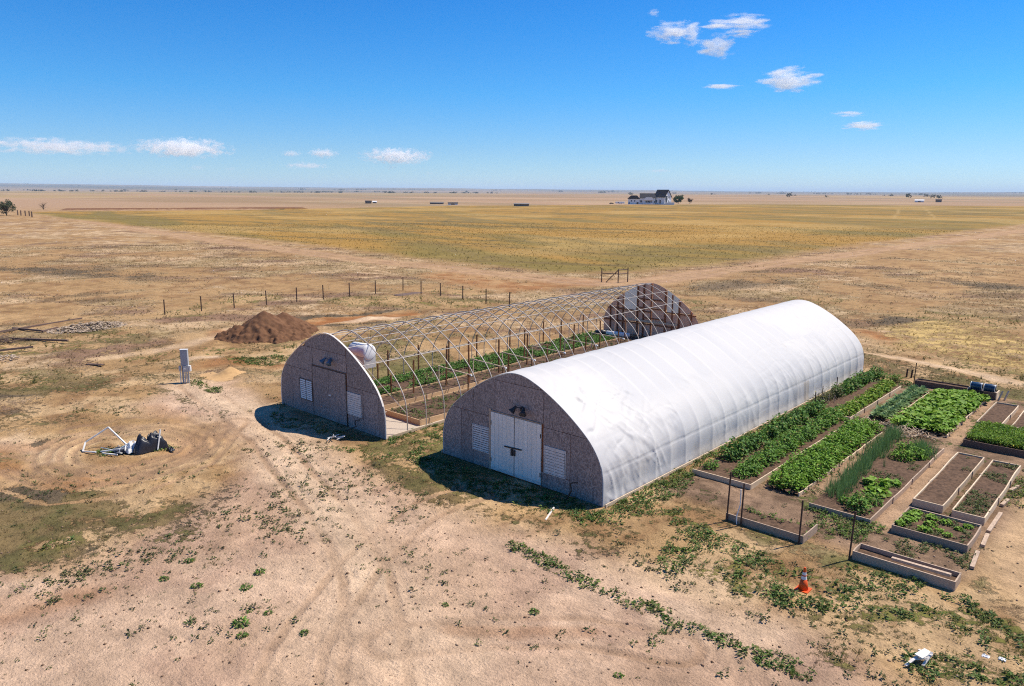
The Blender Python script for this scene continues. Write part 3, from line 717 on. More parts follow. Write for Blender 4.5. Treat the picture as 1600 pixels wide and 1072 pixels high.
# ---- covered greenhouse
BW, BH, BL = 9.14, 4.61, 30.72
gb = empty('greenhouse', (0, 0, 0), 'long arched greenhouse wrapped in white plastic film with white double doors', 'greenhouse')
sheets = [(0, 1.22, 0, 2.44), (1.22, 1.97, 0, 2.44), (1.97, 3.12, 0, 2.44), (0, 2.0, 2.44, 9), (2.0, 3.33, 2.44, 9), (3.33, 6.07, 2.74, 4.15), (3.33, 6.07, 4.15, 9),
          (6.0, 6.31, 0, 0.66), (6.31, 7.5, 0, 0.66), (6.07, 7.5, 0.66, 2.6), (7.5, 9.14, 0, 2.6), (6.07, 9.14, 2.6, 9)]
for s_ in sheets:
    p_ = panel(BW - 0.02, BH - 0.02, *s_, 0.0, 0.014)
    if p_: p_.build('strand_board_panel', M['osb'], gb, loc=(0.01, 0, 0))
p_ = panel(BW - 0.06, BH - 0.06, 0, BW, 0, 9, 0.02, 0.09, 0.02)
p_.build('wall_framing', M['stud_wood'], gb, loc=(0.03, 0, 0))
for s_ in [(0, 1.22, 0, 2.44), (1.22, 2.44, 0, 2.44), (2.44, 3.66, 0, 2.44), (3.66, 4.88, 0, 2.44), (4.88, 6.1, 0, 2.44), (6.1, 7.32, 0, 2.44), (7.32, 9.14, 0, 2.44), (0, 4.57, 2.44, 9), (4.57, 9.14, 2.44, 9)]:
    p_ = panel(BW - 0.02, BH - 0.02, *s_, BL - 0.014, BL)
    if p_: p_.build('rear_panel', M['osb'], gb, loc=(0.01, 0, 0))
for dx0, dx1, hinge in ((3.13, 4.50, -1), (4.53, 6.0, 1)):
    n_ = 6
    d_ = MB().box(dx0, dx1, -0.03, -0.005, 0.04, 2.69).build('door', M['white_paint'], gb)
    for i in range(n_):
        a_ = dx0 + (dx1 - dx0) * i / n_; b_ = dx0 + (dx1 - dx0) * (i + 1) / n_
        MB().box(a_ + 0.006, b_ - 0.006, -0.052, -0.03, 0.045, 2.685).build('door_board', M['white_paint'], d_)
    MB().box(dx0 + 0.01, dx1 - 0.01, -0.062, -0.052, 0.05, 0.2).build('kick_strip', M['shutter'], d_)
    for z_ in (0.5, 2.2):
        x_ = dx0 + 0.02 if hinge < 0 else dx1 - 0.02
        MB().box(x_ - 0.02, x_ + 0.02, -0.066, -0.052, z_ - 0.09, z_ + 0.09).build('hinge', M['dark_metal'], d_)
MB().box(3.02, 3.12, -0.045, -0.002, 0.0, 2.82).build('door_jamb', M['grey_wood'], gb)
MB().box(3.12, 6.04, -0.04, -0.002, 2.70, 2.75).build('door_head', M['grey_wood'], gb)
MB().beam((3.97, -0.085, 1.30), (4.96, -0.085, 1.36), 0.03, 0.055).build('door_bar', M['dark_metal'], gb)
MB().box(4.36, 4.47, -0.115, -0.066, 0.98, 1.28).box(4.52, 4.6, -0.11, -0.066, 1.0, 1.25).build('latch', M['dark_metal'], gb)
MB().box(4.5, 4.53, -0.05, -0.04, 0.04, 2.69).build('door_gap', M['dark_metal'], gb)
louvre(gb, 'shutter', 2.0, 2.98, 0.73, 1.86, -0.004, 11, 2, M['shutter'], M['shutter'], 'louvred shutter left of the white doors', -0.25)
louvre(gb, 'shutter', 6.2, 7.26, 0.69, 1.81, -0.004, 9, 2, M['shutter'], M['shutter'], 'closed louvred shutter right of the white doors', -0.06)
barn_lamp(gb, 4.95, 3.15, -0.004, M['dark_metal'])
# roll-up crank standing out from the wall foot on the right
MB().path([(8.22, -0.42, 0.88), (8.02, -0.45, 0.84), (7.86, -0.42, 0.74), (7.9, -0.4, 0.45), (7.62, -0.42, -0.06)], 0.032, 7).build('crank_handle', M['dark_metal'], gb)
# edge batten following the arch
def batten(parent, width, height, y0, y1, out, mat, name, x0=0.0):
    a = arch(width, height); k = len(a)
    s = MB()
    c = (width / 2, 1.2)
    for (xa, za), (xb, zb) in zip(a[:-1], a[1:]):
        if math.hypot(xa - xb, za - zb) < 1e-5: continue
        s.beam((xa + x0, (y0 + y1) / 2, za), (xb + x0, (y0 + y1) / 2, zb), y1 - y0, out)
    return s.build(name, mat, parent)
batten(gb, BW, BH, -0.02, 0.03, 0.02, M['grey_metal'], 'edge_batten')
batten(gb, BW, BH, BL - 0.02, BL + 0.05, 0.03, M['pale_wood'], 'edge_batten')
hm = hoop_mesh(BW - 0.06, BH - 0.06, 0.03).mesh('hoop', M['steel_tube'], True)
for k in range(1, 24):
    link('hoop', hm, gb, (0.03, 1.28 * k, 0))
for s in (0, 1):
    x_ = -0.17 if s == 0 else BW + 0.13
    for k in range(8):
        MB().box(x_, x_ + 0.04, k * 3.84 + 0.01, k * 3.84 + 3.82, -0.05, 0.13).build('base_board', M['pale_wood'], gb)

def film_cover():
    """the white film: taut over the hoops, sagging between them, creased along the hip board and towards the foot"""
    a = arch(BW, BH)
    P = np.array(a); seg = np.hypot(*np.diff(P, axis=0).T); s = np.concatenate([[0], np.cumsum(seg)])
    keep = np.concatenate([[True], np.diff(s) > 1e-6]); P = P[keep]; s = s[keep]
    L = s[-1]; nu = 230; nv = 400
    u = np.linspace(0, L, nu); px = np.interp(u, s, P[:, 0]); pz = np.interp(u, s, P[:, 1])
    tx = np.gradient(px, u); tz = np.gradient(pz, u); ln = np.hypot(tx, tz); nx, nz = -tz / ln, tx / ln
    yy = np.linspace(-0.012, BL + 0.03, nv)
    U, Y = np.meshgrid(u, yy); PX = np.broadcast_to(px, U.shape); PZ = np.broadcast_to(pz, U.shape)
    NX = np.broadcast_to(nx, U.shape); NZ = np.broadcast_to(nz, U.shape)
    ph = (Y / 1.28) % 1.0
    bay = np.floor(Y / 1.28)
    rnd = _h(bay.astype(np.int64), (bay * 0).astype(np.int64), 5)
    sag = 4 * ph * (1 - ph)
    low = sstep(3.4, 1.6, PZ)                                   # sides
    d = 0.035 - (sag ** 0.5) * (0.03 + 0.035 * low) * (0.6 + 0.8 * rnd)
    # long folds hanging from the hoops, slanting towards the foot
    side = np.where(U > L / 2, 1.0, -1.0)
    sl_ = Y + 0.45 * (2.4 - PZ) * np.sign(rnd - 0.45)
    fold = fbm(sl_ * 2.3, PZ * 0.55 + side * 7, 101, 4) - 0.5
    d += (0.042 + 0.03 * sstep(7, 1, Y)) * fold * low * (0.35 + 0.65 * sstep(0, 0.15, np.minimum(ph, 1 - ph)))
    # sharp diagonal creases near the front where the film is gathered
    fr = sstep(7.0, 0.5, Y)
    cr = np.abs(fbm((U * 1.15 + Y * 0.85) * 1.0, (Y - U * 0.2) * 0.45, 103, 3) - 0.5)
    d += -0.05 * sstep(0.06, 0.0, cr) * fr * sstep(1.5, 2.4, PZ) * sstep(4.6, 3.4, PZ) * sstep(0.05, 0.3, Y)
    cr2 = np.abs(fbm(U * 0.9 + 3, Y * 0.28 + 0.4 * U, 107, 3) - 0.5)
    d += -0.007 * sstep(0.05, 0.0, cr2) * sstep(0.1, 0.5, Y)
    d += 0.012 * (fbm(U * 0.5, Y * 0.5, 109, 2) - 0.5)
    wa = U * 0.85 + Y * 0.55; wb = Y * 0.9 - U * 0.5
    for fq, am, sd in ((1.7, 0.045, 141), (3.4, 0.02, 143)):
        rdg = np.clip(1 - np.abs(fbm(wa * 0.33 * fq ** .5, wb * fq, sd, 2) - 0.5) * 8, 0, 1) ** 1.5
        d += am * rdg * sstep(4.4, 3.7, PZ) * (0.3 + 0.7 * sstep(11, 3, Y)) * sstep(0.05, 0.4, Y) * sstep(0.38, 0.6, fbm(U * .5, Y * .35, 145, 2) + 0.12 * sstep(8, 2, Y))
    # crease over the hip board and the tucked foot
    d += -0.02 * sstep(0.06, 0.0, np.abs(PZ - 1.32 - 0.012 * np.sin(Y * 1.7)))
    d += 0.06 * sstep(0.5, 0.0, PZ) * (0.35 + fbm(Y * 1.7, PZ * 0 + side, 111, 3))
    edge = np.minimum(sstep(-0.012, 0.25, Y), sstep(BL + 0.03, BL - 0.2, Y))
    d = 0.02 + (d - 0.0) * edge
    V = np.stack([(PX + NX * d), Y, np.maximum(PZ + NZ * d, 0.0)], -1).reshape(-1, 3)
    i = np.arange(nv - 1)[:, None] * nu; k = np.arange(nu - 1)[None, :]
    q = np.stack([i + k, i + nu + k, i + nu + k + 1, i + k + 1], -1).reshape(-1, 4)
    # film that has slackened or been patched: greyer, dustier bays
    up = sstep(1.3, 1.6, PZ)
    bayk = fbm(np.round(Y / 1.28) * 0.37, np.floor(U / 2.6) * 0.73, 121, 2)
    grey = 0.5 * sstep(0.48, 0.62, fbm(U * 0.22 + bayk * 1.5, Y * 0.13 + bayk, 123, 3)) * (U > L * 0.42)
    box_ = sstep(2.5, 4.5, Y + 1.5 * (fbm(U, Y * .4, 131, 2) - .5)) * sstep(15.5, 14.5, Y) * sstep(0.50, 0.53, U / L + 0.05 * (fbm(Y * .6, U, 133, 2) - .5)) * sstep(0.80, 0.72, U / L)
    grey = np.clip(np.maximum(0.7 * grey, 0.55 * box_ * (0.5 + 0.5 * (rnd > 0.35))), 0, 1) * sstep(0.02, 0.35, sag)
    dusty = sstep(0.52, 0.7, fbm(U * 0.5, Y * 0.35, 125, 4)) * sstep(2.2, 0.6, PZ) * 0.6
    loose = 0.8 * ((Y > 20.2) & (Y < 21.0) & (PZ < 1.3))
    rib = 0.07 * sstep(0.035, 0.0, np.minimum(ph, 1 - ph)) * sstep(3.9, 3.2, PZ)  # hoop shadows through the film, painted into the tint as darker side lines
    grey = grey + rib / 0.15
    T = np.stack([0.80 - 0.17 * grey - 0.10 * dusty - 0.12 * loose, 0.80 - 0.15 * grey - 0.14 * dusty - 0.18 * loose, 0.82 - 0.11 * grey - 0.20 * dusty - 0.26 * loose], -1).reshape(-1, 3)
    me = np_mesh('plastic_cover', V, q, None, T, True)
    m, n, l, b = new_mat('milky_greenhouse_film')
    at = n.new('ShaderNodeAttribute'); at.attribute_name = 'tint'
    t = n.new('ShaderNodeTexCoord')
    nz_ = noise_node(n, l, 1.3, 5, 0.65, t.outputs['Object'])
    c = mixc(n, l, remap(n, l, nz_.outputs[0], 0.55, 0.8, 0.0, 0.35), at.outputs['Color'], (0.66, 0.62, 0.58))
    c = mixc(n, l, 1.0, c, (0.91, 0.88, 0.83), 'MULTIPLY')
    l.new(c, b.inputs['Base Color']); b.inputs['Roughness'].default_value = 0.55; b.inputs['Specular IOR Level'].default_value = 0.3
    tr = n.new('ShaderNodeBsdfTranslucent'); l.new(c, tr.inputs[0])
    mx = n.new('ShaderNodeMixShader'); mx.inputs[0].default_value = 0.28
    l.new(b.outputs[0], mx.inputs[1]); l.new(tr.outputs[0], mx.inputs[2]); l.new(mx.outputs[0], n['Material Output'].inputs[0])
    bp = n.new('ShaderNodeBump'); bp.inputs['Strength'].default_value = 0.10; bp.inputs['Distance'].default_value = 0.04
    nb = noise_node(n, l, 4.0, 4, 0.6, t.outputs['Object'], 0.8)
    l.new(nb.outputs[0], bp.inputs['Height']); l.new(bp.outputs[0], b.inputs['Normal'])
    me.materials.append(m)
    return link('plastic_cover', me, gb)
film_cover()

# ---- bare frame greenhouse
AX, AY, AW, AH, AL = -13.07, -0.6, 9.47, 4.74, 32.0
ga = empty('bare_greenhouse', (AX, AY, 0), 'uncovered arched greenhouse frame of bare tubes with grey board front wall', 'greenhouse')
X = lambda x: x - AX
sheets = [(0, 1.22, 0, 2.44), (1.22, 2.05, 0, 2.44), (2.05, 3.3, 0, 0.74), (2.05, 3.3, 0.74, 2.44), (0, 3.35, 2.44, 3.8), (3.3, 6.38, 2.84, 3.8), (2.0, 6.38, 3.8, 9),
          (6.40, 7.75, 0, 0.68), (6.40, 7.75, 0.68, 2.2), (7.75, 8.98, 0, 2.2), (8.98, 9.47, 0, 2.2), (6.40, 9.47, 2.2, 9)]
for s_ in sheets:
    p_ = panel(AW - 0.02, AH - 0.02, *s_, 0.0, 0.014)
    if p_: p_.build('strand_board_panel', M['osb'], ga, loc=(0.01, 0, 0))
panel(AW - 0.06, AH - 0.06, 0, AW, 0, 9, 0.02, 0.09, 0.02).build('wall_framing', M['stud_wood'], ga, loc=(0.03, 0, 0))
# closed board door
d_ = MB().box(3.32, 6.32, -0.012, -0.002, 0.02, 2.8).build('door', M['osb'], ga)
MB().box(3.33, 4.82, -0.03, -0.012, 0.03, 2.79).build('door_board', M['osb'], d_)
MB().box(4.835, 6.31, -0.03, -0.012, 0.03, 2.79).build('door_board', M['osb'], d_)
MB().box(4.78, 4.96, -0.05, -0.03, 1.38, 1.46).build('handle', M['white_metal'], d_)
MB().box(6.325, 6.365, -0.02, -0.004, 0.0, 2.82).build('door_gap', M['dark_metal'], ga)
MB().box(3.27, 3.315, -0.03, -0.004, 0.0, 2.84).build('door_jamb', M['dark_wood'], ga)
MB().box(3.27, 6.37, -0.03, -0.004, 2.84, 2.875).build('door_head', M['dark_wood'], ga)
louvre(ga, 'shutter', X(-11.05), X(-9.88), 0.76, 1.88, -0.004, 10, 2, M['white_metal'], M['dark_wood'], 'open white slat shutter left of the board door', -0.35)
louvre(ga, 'shutter', X(-6.60), X(-5.50), 0.74, 1.88, -0.004, 10, 1, M['shutter'], M['shutter'], 'closed white shutter right of the board door', -0.05)
MB().box(X(-6.72), X(-6.645), -0.03, -0.004, 0.74, 1.92).build('shutter_jamb', M['dark_wood'], ga)
barn_lamp(ga, X(-8.0), 3.36, -0.004, M['blue_lamp'])
MB().path([(X(-5.2), -0.35, 0.75), (X(-5.45), -0.4, 0.68), (X(-5.6), -0.36, 0.56), (X(-5.5), -0.36, 0.35), (X(-6.3), -0.5, -0.05)], 0.03, 7).build('crank_handle', M['dark_metal'], ga)
batten(ga, AW + 0.02, AH + 0.02, -0.03, 0.07, 0.03, M['shutter'], 'edge_batten', -0.01)
hm = hoop_mesh(AW, AH, 0.029).mesh('hoop', M['steel_tube'], True)
for k in range(1, 25):
    link('hoop', hm, ga, (0, 0.15 + 1.28 * k, 0))
aa = arch(AW, AH)
def prof_at(frac):
    i = int(frac * (len(aa) - 1)); return aa[i]
def at_height(z, side):
    top = arch_top(AW, AH); xs = np.linspace(0, AW / 2, 2000); zs = np.array([top(v) for v in xs])
    x = xs[np.argmax(zs >= z)]
    return x if side < 0 else AW - x
x_ = AW / 2
MB().tube((x_, 0.1, AH - 0.05), (x_, AL, AH - 0.05), 0.024, 7).build('ridge_purlin', M['steel_tube'], ga)
for z_, r_ in ((4.2, 0.018), (3.45, 0.02)):
    for s in (-1, 1):
        MB().tube((at_height(z_, s) - s * 0.04, 0.1, z_), (at_height(z_, s) - s * 0.04, AL, z_), r_, 6).build('purlin', M['steel_tube'], ga)
for s in (-1, 1):
    xx = at_height(1.36, s)
    for k in range(5):
        MB().box(xx - 0.02 - s * 0.045, xx + 0.02 - s * 0.045, 0.1 + k * 6.38, 0.09 + k * 6.38 + 6.36, 1.28, 1.42).build('hip_board', M['pale_wood'], ga) if s < 0 else None
    if s > 0: MB().tube((xx - 0.045, 0.1, 1.36), (xx - 0.045, 0.2, 1.36), 0.02, 6).build('purlin', M['steel_tube'], ga)
    for k in range(5):
        bx_ = -0.06 if s < 0 else AW + 0.02
        MB().box(bx_, bx_ + 0.04, 0.12 + k * 6.38, 0.10 + k * 6.38 + 6.36, -0.05, 0.14).build('base_board', M['pale_wood'], ga)
# long wind braces
for a_, b_ in (((at_height(3.9, 1), 0.12, 3.9), (AW - 0.05, 1.45, 1.0)), ((at_height(3.9, -1), 0.12, 3.9), (0.05, 3.9, 1.0)), ((at_height(4.3, -1), 2.7, 4.3), (at_height(2.2, -1), 6.6, 2.2)), ((at_height(4.3, -1), 9, 4.3), (at_height(2.2, -1), 5.5, 2.2))):
    MB().tube(a_, b_, 0.016, 6).build('wind_brace', M['steel_tube'], ga)
# collar ties under the ridge
for k in range(2, 24, 2):
    z_ = 4.05
    MB().tube((at_height(z_, -1), 0.15 + 1.28 * k, z_), (at_height(z_, 1), 0.15 + 1.28 * k, z_), 0.014, 6).build('collar_tie', M['steel_tube'], ga)
# rear wall: boards outside, studs inside, two clear panels
for s_ in [(0, 1.22, 0, 2.44), (1.22, 2.44, 0, 1.15), (2.44, 3.66, 0, 1.25), (3.66, 4.9, 0, 1.25), (1.22, 2.2, 1.15, 2.44), (2.2, 3.3, 1.25, 2.25), (3.3, 4.9, 1.25, 2.5), (4.9, 6.1, 0, 1.2), (4.9, 6.1, 1.2, 2.6), (6.1, 7.3, 0, 1.2), (6.1, 7.3, 1.2, 2.3),
           (7.3, 8.5, 0, 2.44), (8.5, 9.47, 0, 2.44), (0, 2.1, 2.44, 9), (3.5, 4.9, 2.5, 9), (4.9, 6.3, 2.6, 9), (7.5, 9.47, 2.44, 9)]:
    p_ = panel(AW - 0.02, AH - 0.02, *s_, AL - 0.012, AL)
    if p_: p_.build('rear_panel', M['osb_warm'], ga, loc=(0.01, 0, 0))
for x0_, x1_, z0_ in ((2.1, 3.5, 2.27), (6.3, 7.5, 2.32)):
    p_ = panel(AW - 0.02, AH - 0.02, x0_, x1_, z0_, 9, AL - 0.008, AL - 0.002)
    w_ = p_.build('clear_panel', M['panel_light'], ga, loc=(0.01, 0, 0))
topA = arch_top(AW, AH)
for x_ in (0.75, 1.5, 2.05, 3.5, 4.1, 4.85, 6.2, 6.85, 7.5, 8.6):
    wdt = 0.11 if x_ in (3.5, 4.1, 6.2, 7.5) else 0.07
    MB().box(x_ - wdt / 2, x_ + wdt / 2, AL - 0.13, AL - 0.013, 0, topA(x_) - 0.05).build('stud', M['stud_wood'], ga)
for z_, x0_, x1_ in ((0.08, 0.1, 9.35), (1.2, 0.1, 9.35), (2.25, 0.45, 4.85), (2.55, 3.55, 6.15), (2.38, 6.25, 9.05), (3.3, 3.55, 6.15), (1.72, 4.15, 6.15)):
    MB().box(x0_, x1_, AL - 0.105, AL - 0.016, z_ - 0.045, z_ + 0.045).build('nailer', M['stud_wood'], ga)
MB().box(2.6, 7.4, AL - 0.17, AL - 0.132, 1.38, 1.52).build('nailer', M['pale_wood'], ga)

# white plastic drum hung behind the front wall
dr = empty('plastic_drum', (-8.35, 1.75, 3.42), 'white rounded plastic duct drum hung behind the frame front wall', 'drum')
MB().path([(-0.85, 0, 0), (-0.8, 0, 0), (0.52, 0, 0.03), (0.6, 0, 0.03), (0.63, 0, 0.03)], [0.36, 0.44, 0.46, 0.42, 0.34], 20).build('drum_body', M['white_plastic'], dr, True)
MB().box(-0.5, 0.58, -0.4, 0.4, -0.85, -0.1).build('lower_shroud', M['panel_light'], dr)
for x_ in (-0.5, 0.55):
    MB().tube((x_, 0, 0.42), (x_, 0, 1.02 - abs(x_ - 0.4) * 0.25), 0.012, 5).build('hanger', M['steel_tube'], dr)

# beds under the frame, each with boards and soil
def raised_bed(name, x0, x1, y0, y1, h, label, mat='pale_wood', split=3.6, sides='FRLB', t=0.045, soil=True, parent_cat='raised bed', drop=0.07, group=None, zs=None):
    e = empty(name, ((x0 + x1) / 2, (y0 + y1) / 2, 0), label, parent_cat, group)
    cx, cy = (x0 + x1) / 2, (y0 + y1) / 2
    def runs(a, b):
        n = max(1, round((b - a) / split)); return [(a + (b - a) * i / n, a + (b - a) * (i + 1) / n) for i in range(n)]
    rnd = random.Random(name + label)
    def jit(): return rnd.uniform(-0.012, 0.012)
    if 'F' in sides:
        for a, b in runs(x0, x1): j = jit(); MB().box(a + 0.003 - cx, b - 0.003 - cx, y0 - cy + j * .5, y0 + t - cy + j * .5, -0.06, h + j).build('board', M[mat], e)
    if 'B' in sides:
        for a, b in runs(x0, x1): j = jit(); MB().box(a + 0.003 - cx, b - 0.003 - cx, y1 - t - cy + j * .5, y1 - cy + j * .5, -0.06, h + j).build('board', M[mat], e)
    for s, key in ((0, 'L'), (1, 'R')):
        if key not in sides: continue
        rr_ = runs(y0 + t + 0.008, y1 - t - 0.008)
        for i, (a, b) in enumerate(rr_):
            j = jit()
            xx = (x0 if s == 0 else x1 - t) - cx
            mb = MB(); bow = rnd.uniform(-0.025, 0.025)
            m_ = 4
            for q in range(m_):
                ya = a + 0.003 + (b - a - 0.006) * q / m_; yb = a + 0.003 + (b - a - 0.006) * (q + 1) / m_
                ba = bow * math.sin(math.pi * q / m_); bb = bow * math.sin(math.pi * (q + 1) / m_)
                mb.add([(xx + ba, ya - cy, -0.06), (xx + t + ba, ya - cy, -0.06), (xx + t + ba, ya - cy, h + j), (xx + ba, ya - cy, h + j),
                        (xx + bb, yb - cy, -0.06), (xx + t + bb, yb - cy, -0.06), (xx + t + bb, yb - cy, h + j), (xx + bb, yb - cy, h + j)],
                       ([(0, 1, 2, 3)] if q == 0 else []) + ([(7, 6, 5, 4)] if q == m_ - 1 else []) + [(1, 0, 4, 5), (2, 1, 5, 6), (3, 2, 6, 7), (0, 3, 7, 4)])
            mb.build('board', M[mat], e)
            if i and h > 0.12:
                xs_ = xx + (t if s == 1 else -0.035)
                MB().box(xs_ + 0.002, xs_ + 0.033, a - 0.03 - cy, a + 0.03 - cy, -0.1, h + 0.03).build('peg', M['grey_wood'], e)
    if soil:
        nx_, ny_ = max(4, int((x1 - x0) / 0.16)), max(4, int((y1 - y0) / 0.16))
        gx_, gy_ = np.meshgrid(np.linspace(x0 + t, x1 - t, nx_), np.linspace(y0 + t, y1 - t, ny_))
        gz = h - drop + 0.09 * (fbm(gx_ / 0.4, gy_ / 0.4, 200, 3) - 0.5)
        V = np.stack([gx_ - cx, gy_ - cy, gz], -1).reshape(-1, 3)
        i = np.arange(ny_ - 1)[:, None] * nx_; k = np.arange(nx_ - 1)[None, :]
        q = np.stack([i + k, i + k + 1, i + nx_ + k + 1, i + nx_ + k], -1).reshape(-1, 4)
        link('soil', np_mesh('soil', V, q, M['soil'], None, True), e)
    return e
raised_bed('raised_bed', -6.95, -4.02, 2.06, 30.2, 0.3, 'wooden raised bed along the open right side inside the bare frame', 'new_wood')
raised_bed('raised_bed', -9.46, -7.62, 2.2, 30.2, 0.3, 'brown soil raised bed in the middle of the bare frame', 'new_wood')
raised_bed('raised_bed', -12.9, -9.56, 2.2, 30.2, 0.24, 'raised bed of low green crop along the far left inside the bare frame', 'pale_wood')

# wooden stakes for the crops under the frame
stk = [(-8.75, 5.65, 2.25, 0.05), (-8.62, 8.2, 2.75, 0.10), (-7.72, 9.35, 2.95, -0.06), (-8.5, 12.9, 2.5, 0.0), (-8.7, 16.0, 2.4, 0.02), (-8.6, 19.6, 1.9, 0.0), (-8.6, 21.2, 2.45, 0.03), (-8.6, 24.6, 2.3, -0.02), (-8.5, 27.9, 2.3, 0.0),
       (-12.75, 6.1, 1.3, 0.0), (-12.95, 7.1, 2.0, 0.0), (-12.95, 9.7, 2.0, 0.0), (-12.95, 12.5, 1.9, 0.02), (-12.95, 15.3, 1.9, 0), (-12.95, 18.9, 1.95, 0.0), (-12.95, 22.9, 1.95, 0.0), (-12.95, 25.2, 1.9, 0), (-12.95, 28.2, 1.9, 0.0), (-10.0, 17.2, 2.4, 0.03), (-9.75, 4.75, 1.3, 0.0),
       (-7.72, 13.0, 1.6, 0.0), (-7.7, 17.0, 1.6, 0.0), (-6.6, 20.0, 1.9, 0.02), (-6.5, 24.0, 2.0, 0.0)]
for i, (x_, y_, h_, le) in enumerate(stk):
    e = MB().beam((0, 0, -0.1), (le, 0.02, h_), 0.075, 0.075).build('wooden_stake', M['brown_stake'], None, loc=(x_, y_, 0))
    rw_ = ('middle row' if -9.3 < x_ < -8 else 'left wall row' if x_ < -12 else 'walkway row' if x_ > -8 and x_ < -7 else 'scattered right row' if x_ > -7 else 'second row from left')
    k_ = sorted(q_[1] for q_ in stk if ('middle row' if -9.3 < q_[0] < -8 else 'left wall row' if q_[0] < -12 else 'walkway row' if -8 < q_[0] < -7 else 'scattered right row' if q_[0] > -7 else 'second row from left') == rw_).index(y_)
    tag(e, 'rust brown stake, %s from front in the %s inside the frame' % (['first', 'second', 'third', 'fourth', 'fifth', 'sixth', 'seventh', 'eighth', 'ninth', 'tenth'][k_], rw_), 'stake', 'wooden stakes inside the bare frame')
for i, (y_, x0_) in enumerate(((8.1, -9.2), (10.95, -9.0), (13.85, -9.1), (17.0, -9.1), (20.6, -9.0), (24.0, -9.0))):
    e = empty('cross_arm', (x0_, y_, 0), '%s white ended wooden cross arm from the front wall inside the bare frame' % ['first', 'second', 'third', 'fourth', 'fifth', 'sixth'][i], 'cross arm', 'cross arms over the frame walkway')
    MB().beam((0, 0, 1.4), (3.1, -0.25, 1.38), 0.045, 0.06).build('arm', M['pale_wood'], e)
    MB().beam((0.05, 0, -0.05), (0.05, 0, 1.37), 0.045, 0.045).build('leg', M['pale_wood'], e)
    MB().beam((2.95, -0.3, -0.05), (2.95, -0.3, 1.36), 0.05, 0.05).build('leg', M['brown_stake'], e)
    MB().path([(3.08, -0.25, 1.38), (3.18, -0.26, 1.37), (3.24, -0.27, 1.32)], [0.05, 0.06, 0.04], 8).build('end_cap', M['white_plastic'], e)
e = MB().path([(-11.9, 28.6, 0.42), (-11.5, 28.75, 0.46), (-11.0, 28.9, 0.45)], [0.2, 0.25, 0.23], 10).build('tarp_roll', M['black_plastic'], None, True)
tag(e, 'black rolled up tarp lying at the rear of the bare frame', 'tarp roll')
e = MB().path([(-10.97, 28.9, 0.46), (-10.0, 29.15, 0.45), (-9.0, 29.4, 0.43)], [0.21, 0.22, 0.18], 10).build('film_roll', M['white_plastic'], None, True)
tag(e, 'white rolled up film lying before the rear wall of the bare frame', 'film roll')

# ------------------------------------------------------------------ yard things
# electric pedestal
el_ = empty('utility_pedestal', (-21.98, -2.1, 0), 'grey electric utility pedestal with tall cabinet standing in the yard', 'utility box', rz=R(48))
MB().box(-0.22, 0.22, -0.11, 0.13, 1.12, 2.14).build('cabinet', M['grey_metal'], el_)
MB().box(-0.24, 0.24, -0.13, 0.15, 2.14, 2.17).build('cabinet_top', M['white_metal'], el_)
MB().box(-0.19, 0.19, -0.122, -0.11, 1.16, 2.1).build('cabinet_door', M['grey_metal'], el_)
MB().box(-0.08, 0.24, -0.16, 0.08, 0.72, 1.12).build('meter_box', M['conduit'], el_)
MB().path([(0.0, -0.16, 0.92), (0.0, -0.22, 0.92)], 0.07, 12).build('meter_dial', M['white_metal'], el_)
MB().box(0.25, 0.36, -0.14, 0.06, 0.74, 1.1).build('side_box', M['white_metal'], el_)
MB().box(-0.36, -0.25, -0.14, 0.0, 0.8, 1.08).build('side_box', M['conduit'], el_)
for x_ in (-0.31, -0.12, -0.02, 0.08, 0.2):
    MB().tube((x_, -0.05, -0.1), (x_, -0.05, 1.05 if x_ < -.3 else 0.73), 0.032, 8).build('conduit', M['white_metal'] if x_ < -.3 else M['conduit'], el_)
for x_ in (-0.2, 0.14):
    MB().box(x_ - 0.04, x_ + 0.04, 0.06, 0.12, -0.1, 1.15).build('post', M['grey_metal'], el_)

# collapsed shade canopy in the ring of tracks
cn = empty('collapsed_canopy', (-11.4, -10.0, 0), 'collapsed white metal canopy frame with black tarp in a ring of wheel tracks', 'canopy wreck')
o_ = Vector((-11.4, -10.0, 0))
def W(x, y, z): return tuple(Vector((x, y, z)) - o_)
for a_, b_ in (((-12.85, -11.2, 0.35), (-12.5, -10.25, 0.95)), ((-12.5, -10.25, 0.95), (-11.55, -9.85, 0.2)), ((-12.85, -11.2, 0.35), (-12.55, -11.45, 0.03)), ((-12.55, -11.45, 0.03), (-11.9, -11.1, 0.06)),
               ((-11.75, -10.95, 0.08), (-10.95, -10.1, 0.22)), ((-11.55, -10.95, 0.05), (-10.85, -10.55, 0.04)), ((-10.15, -9.0, 0.02), (-10.25, -8.75, 0.98)), ((-11.3, -10.4, 0.1), (-11.0, -9.7, 0.5)), ((-11.2, -10.0, 0.3), (-10.8, -10.2, 0.15))):
    MB().beam(W(*a_), W(*b_), 0.055, 0.055).build('frame_tube', M['white_metal'], cn)
rr = random.Random(4)
for k in range(10):
    p_ = Vector(W(-11.3 + rr.uniform(-.55, .5), -10.2 + rr.uniform(-.4, .4), rr.uniform(.03, .2))); q_ = p_ + Vector((rr.uniform(-.5, .5), rr.uniform(-.4, .4), rr.uniform(0, .3)))
    MB().beam(p_, q_, 0.03, 0.02).build('scissor_bar', M['white_metal'] if k % 3 else M['grey_metal'], cn)
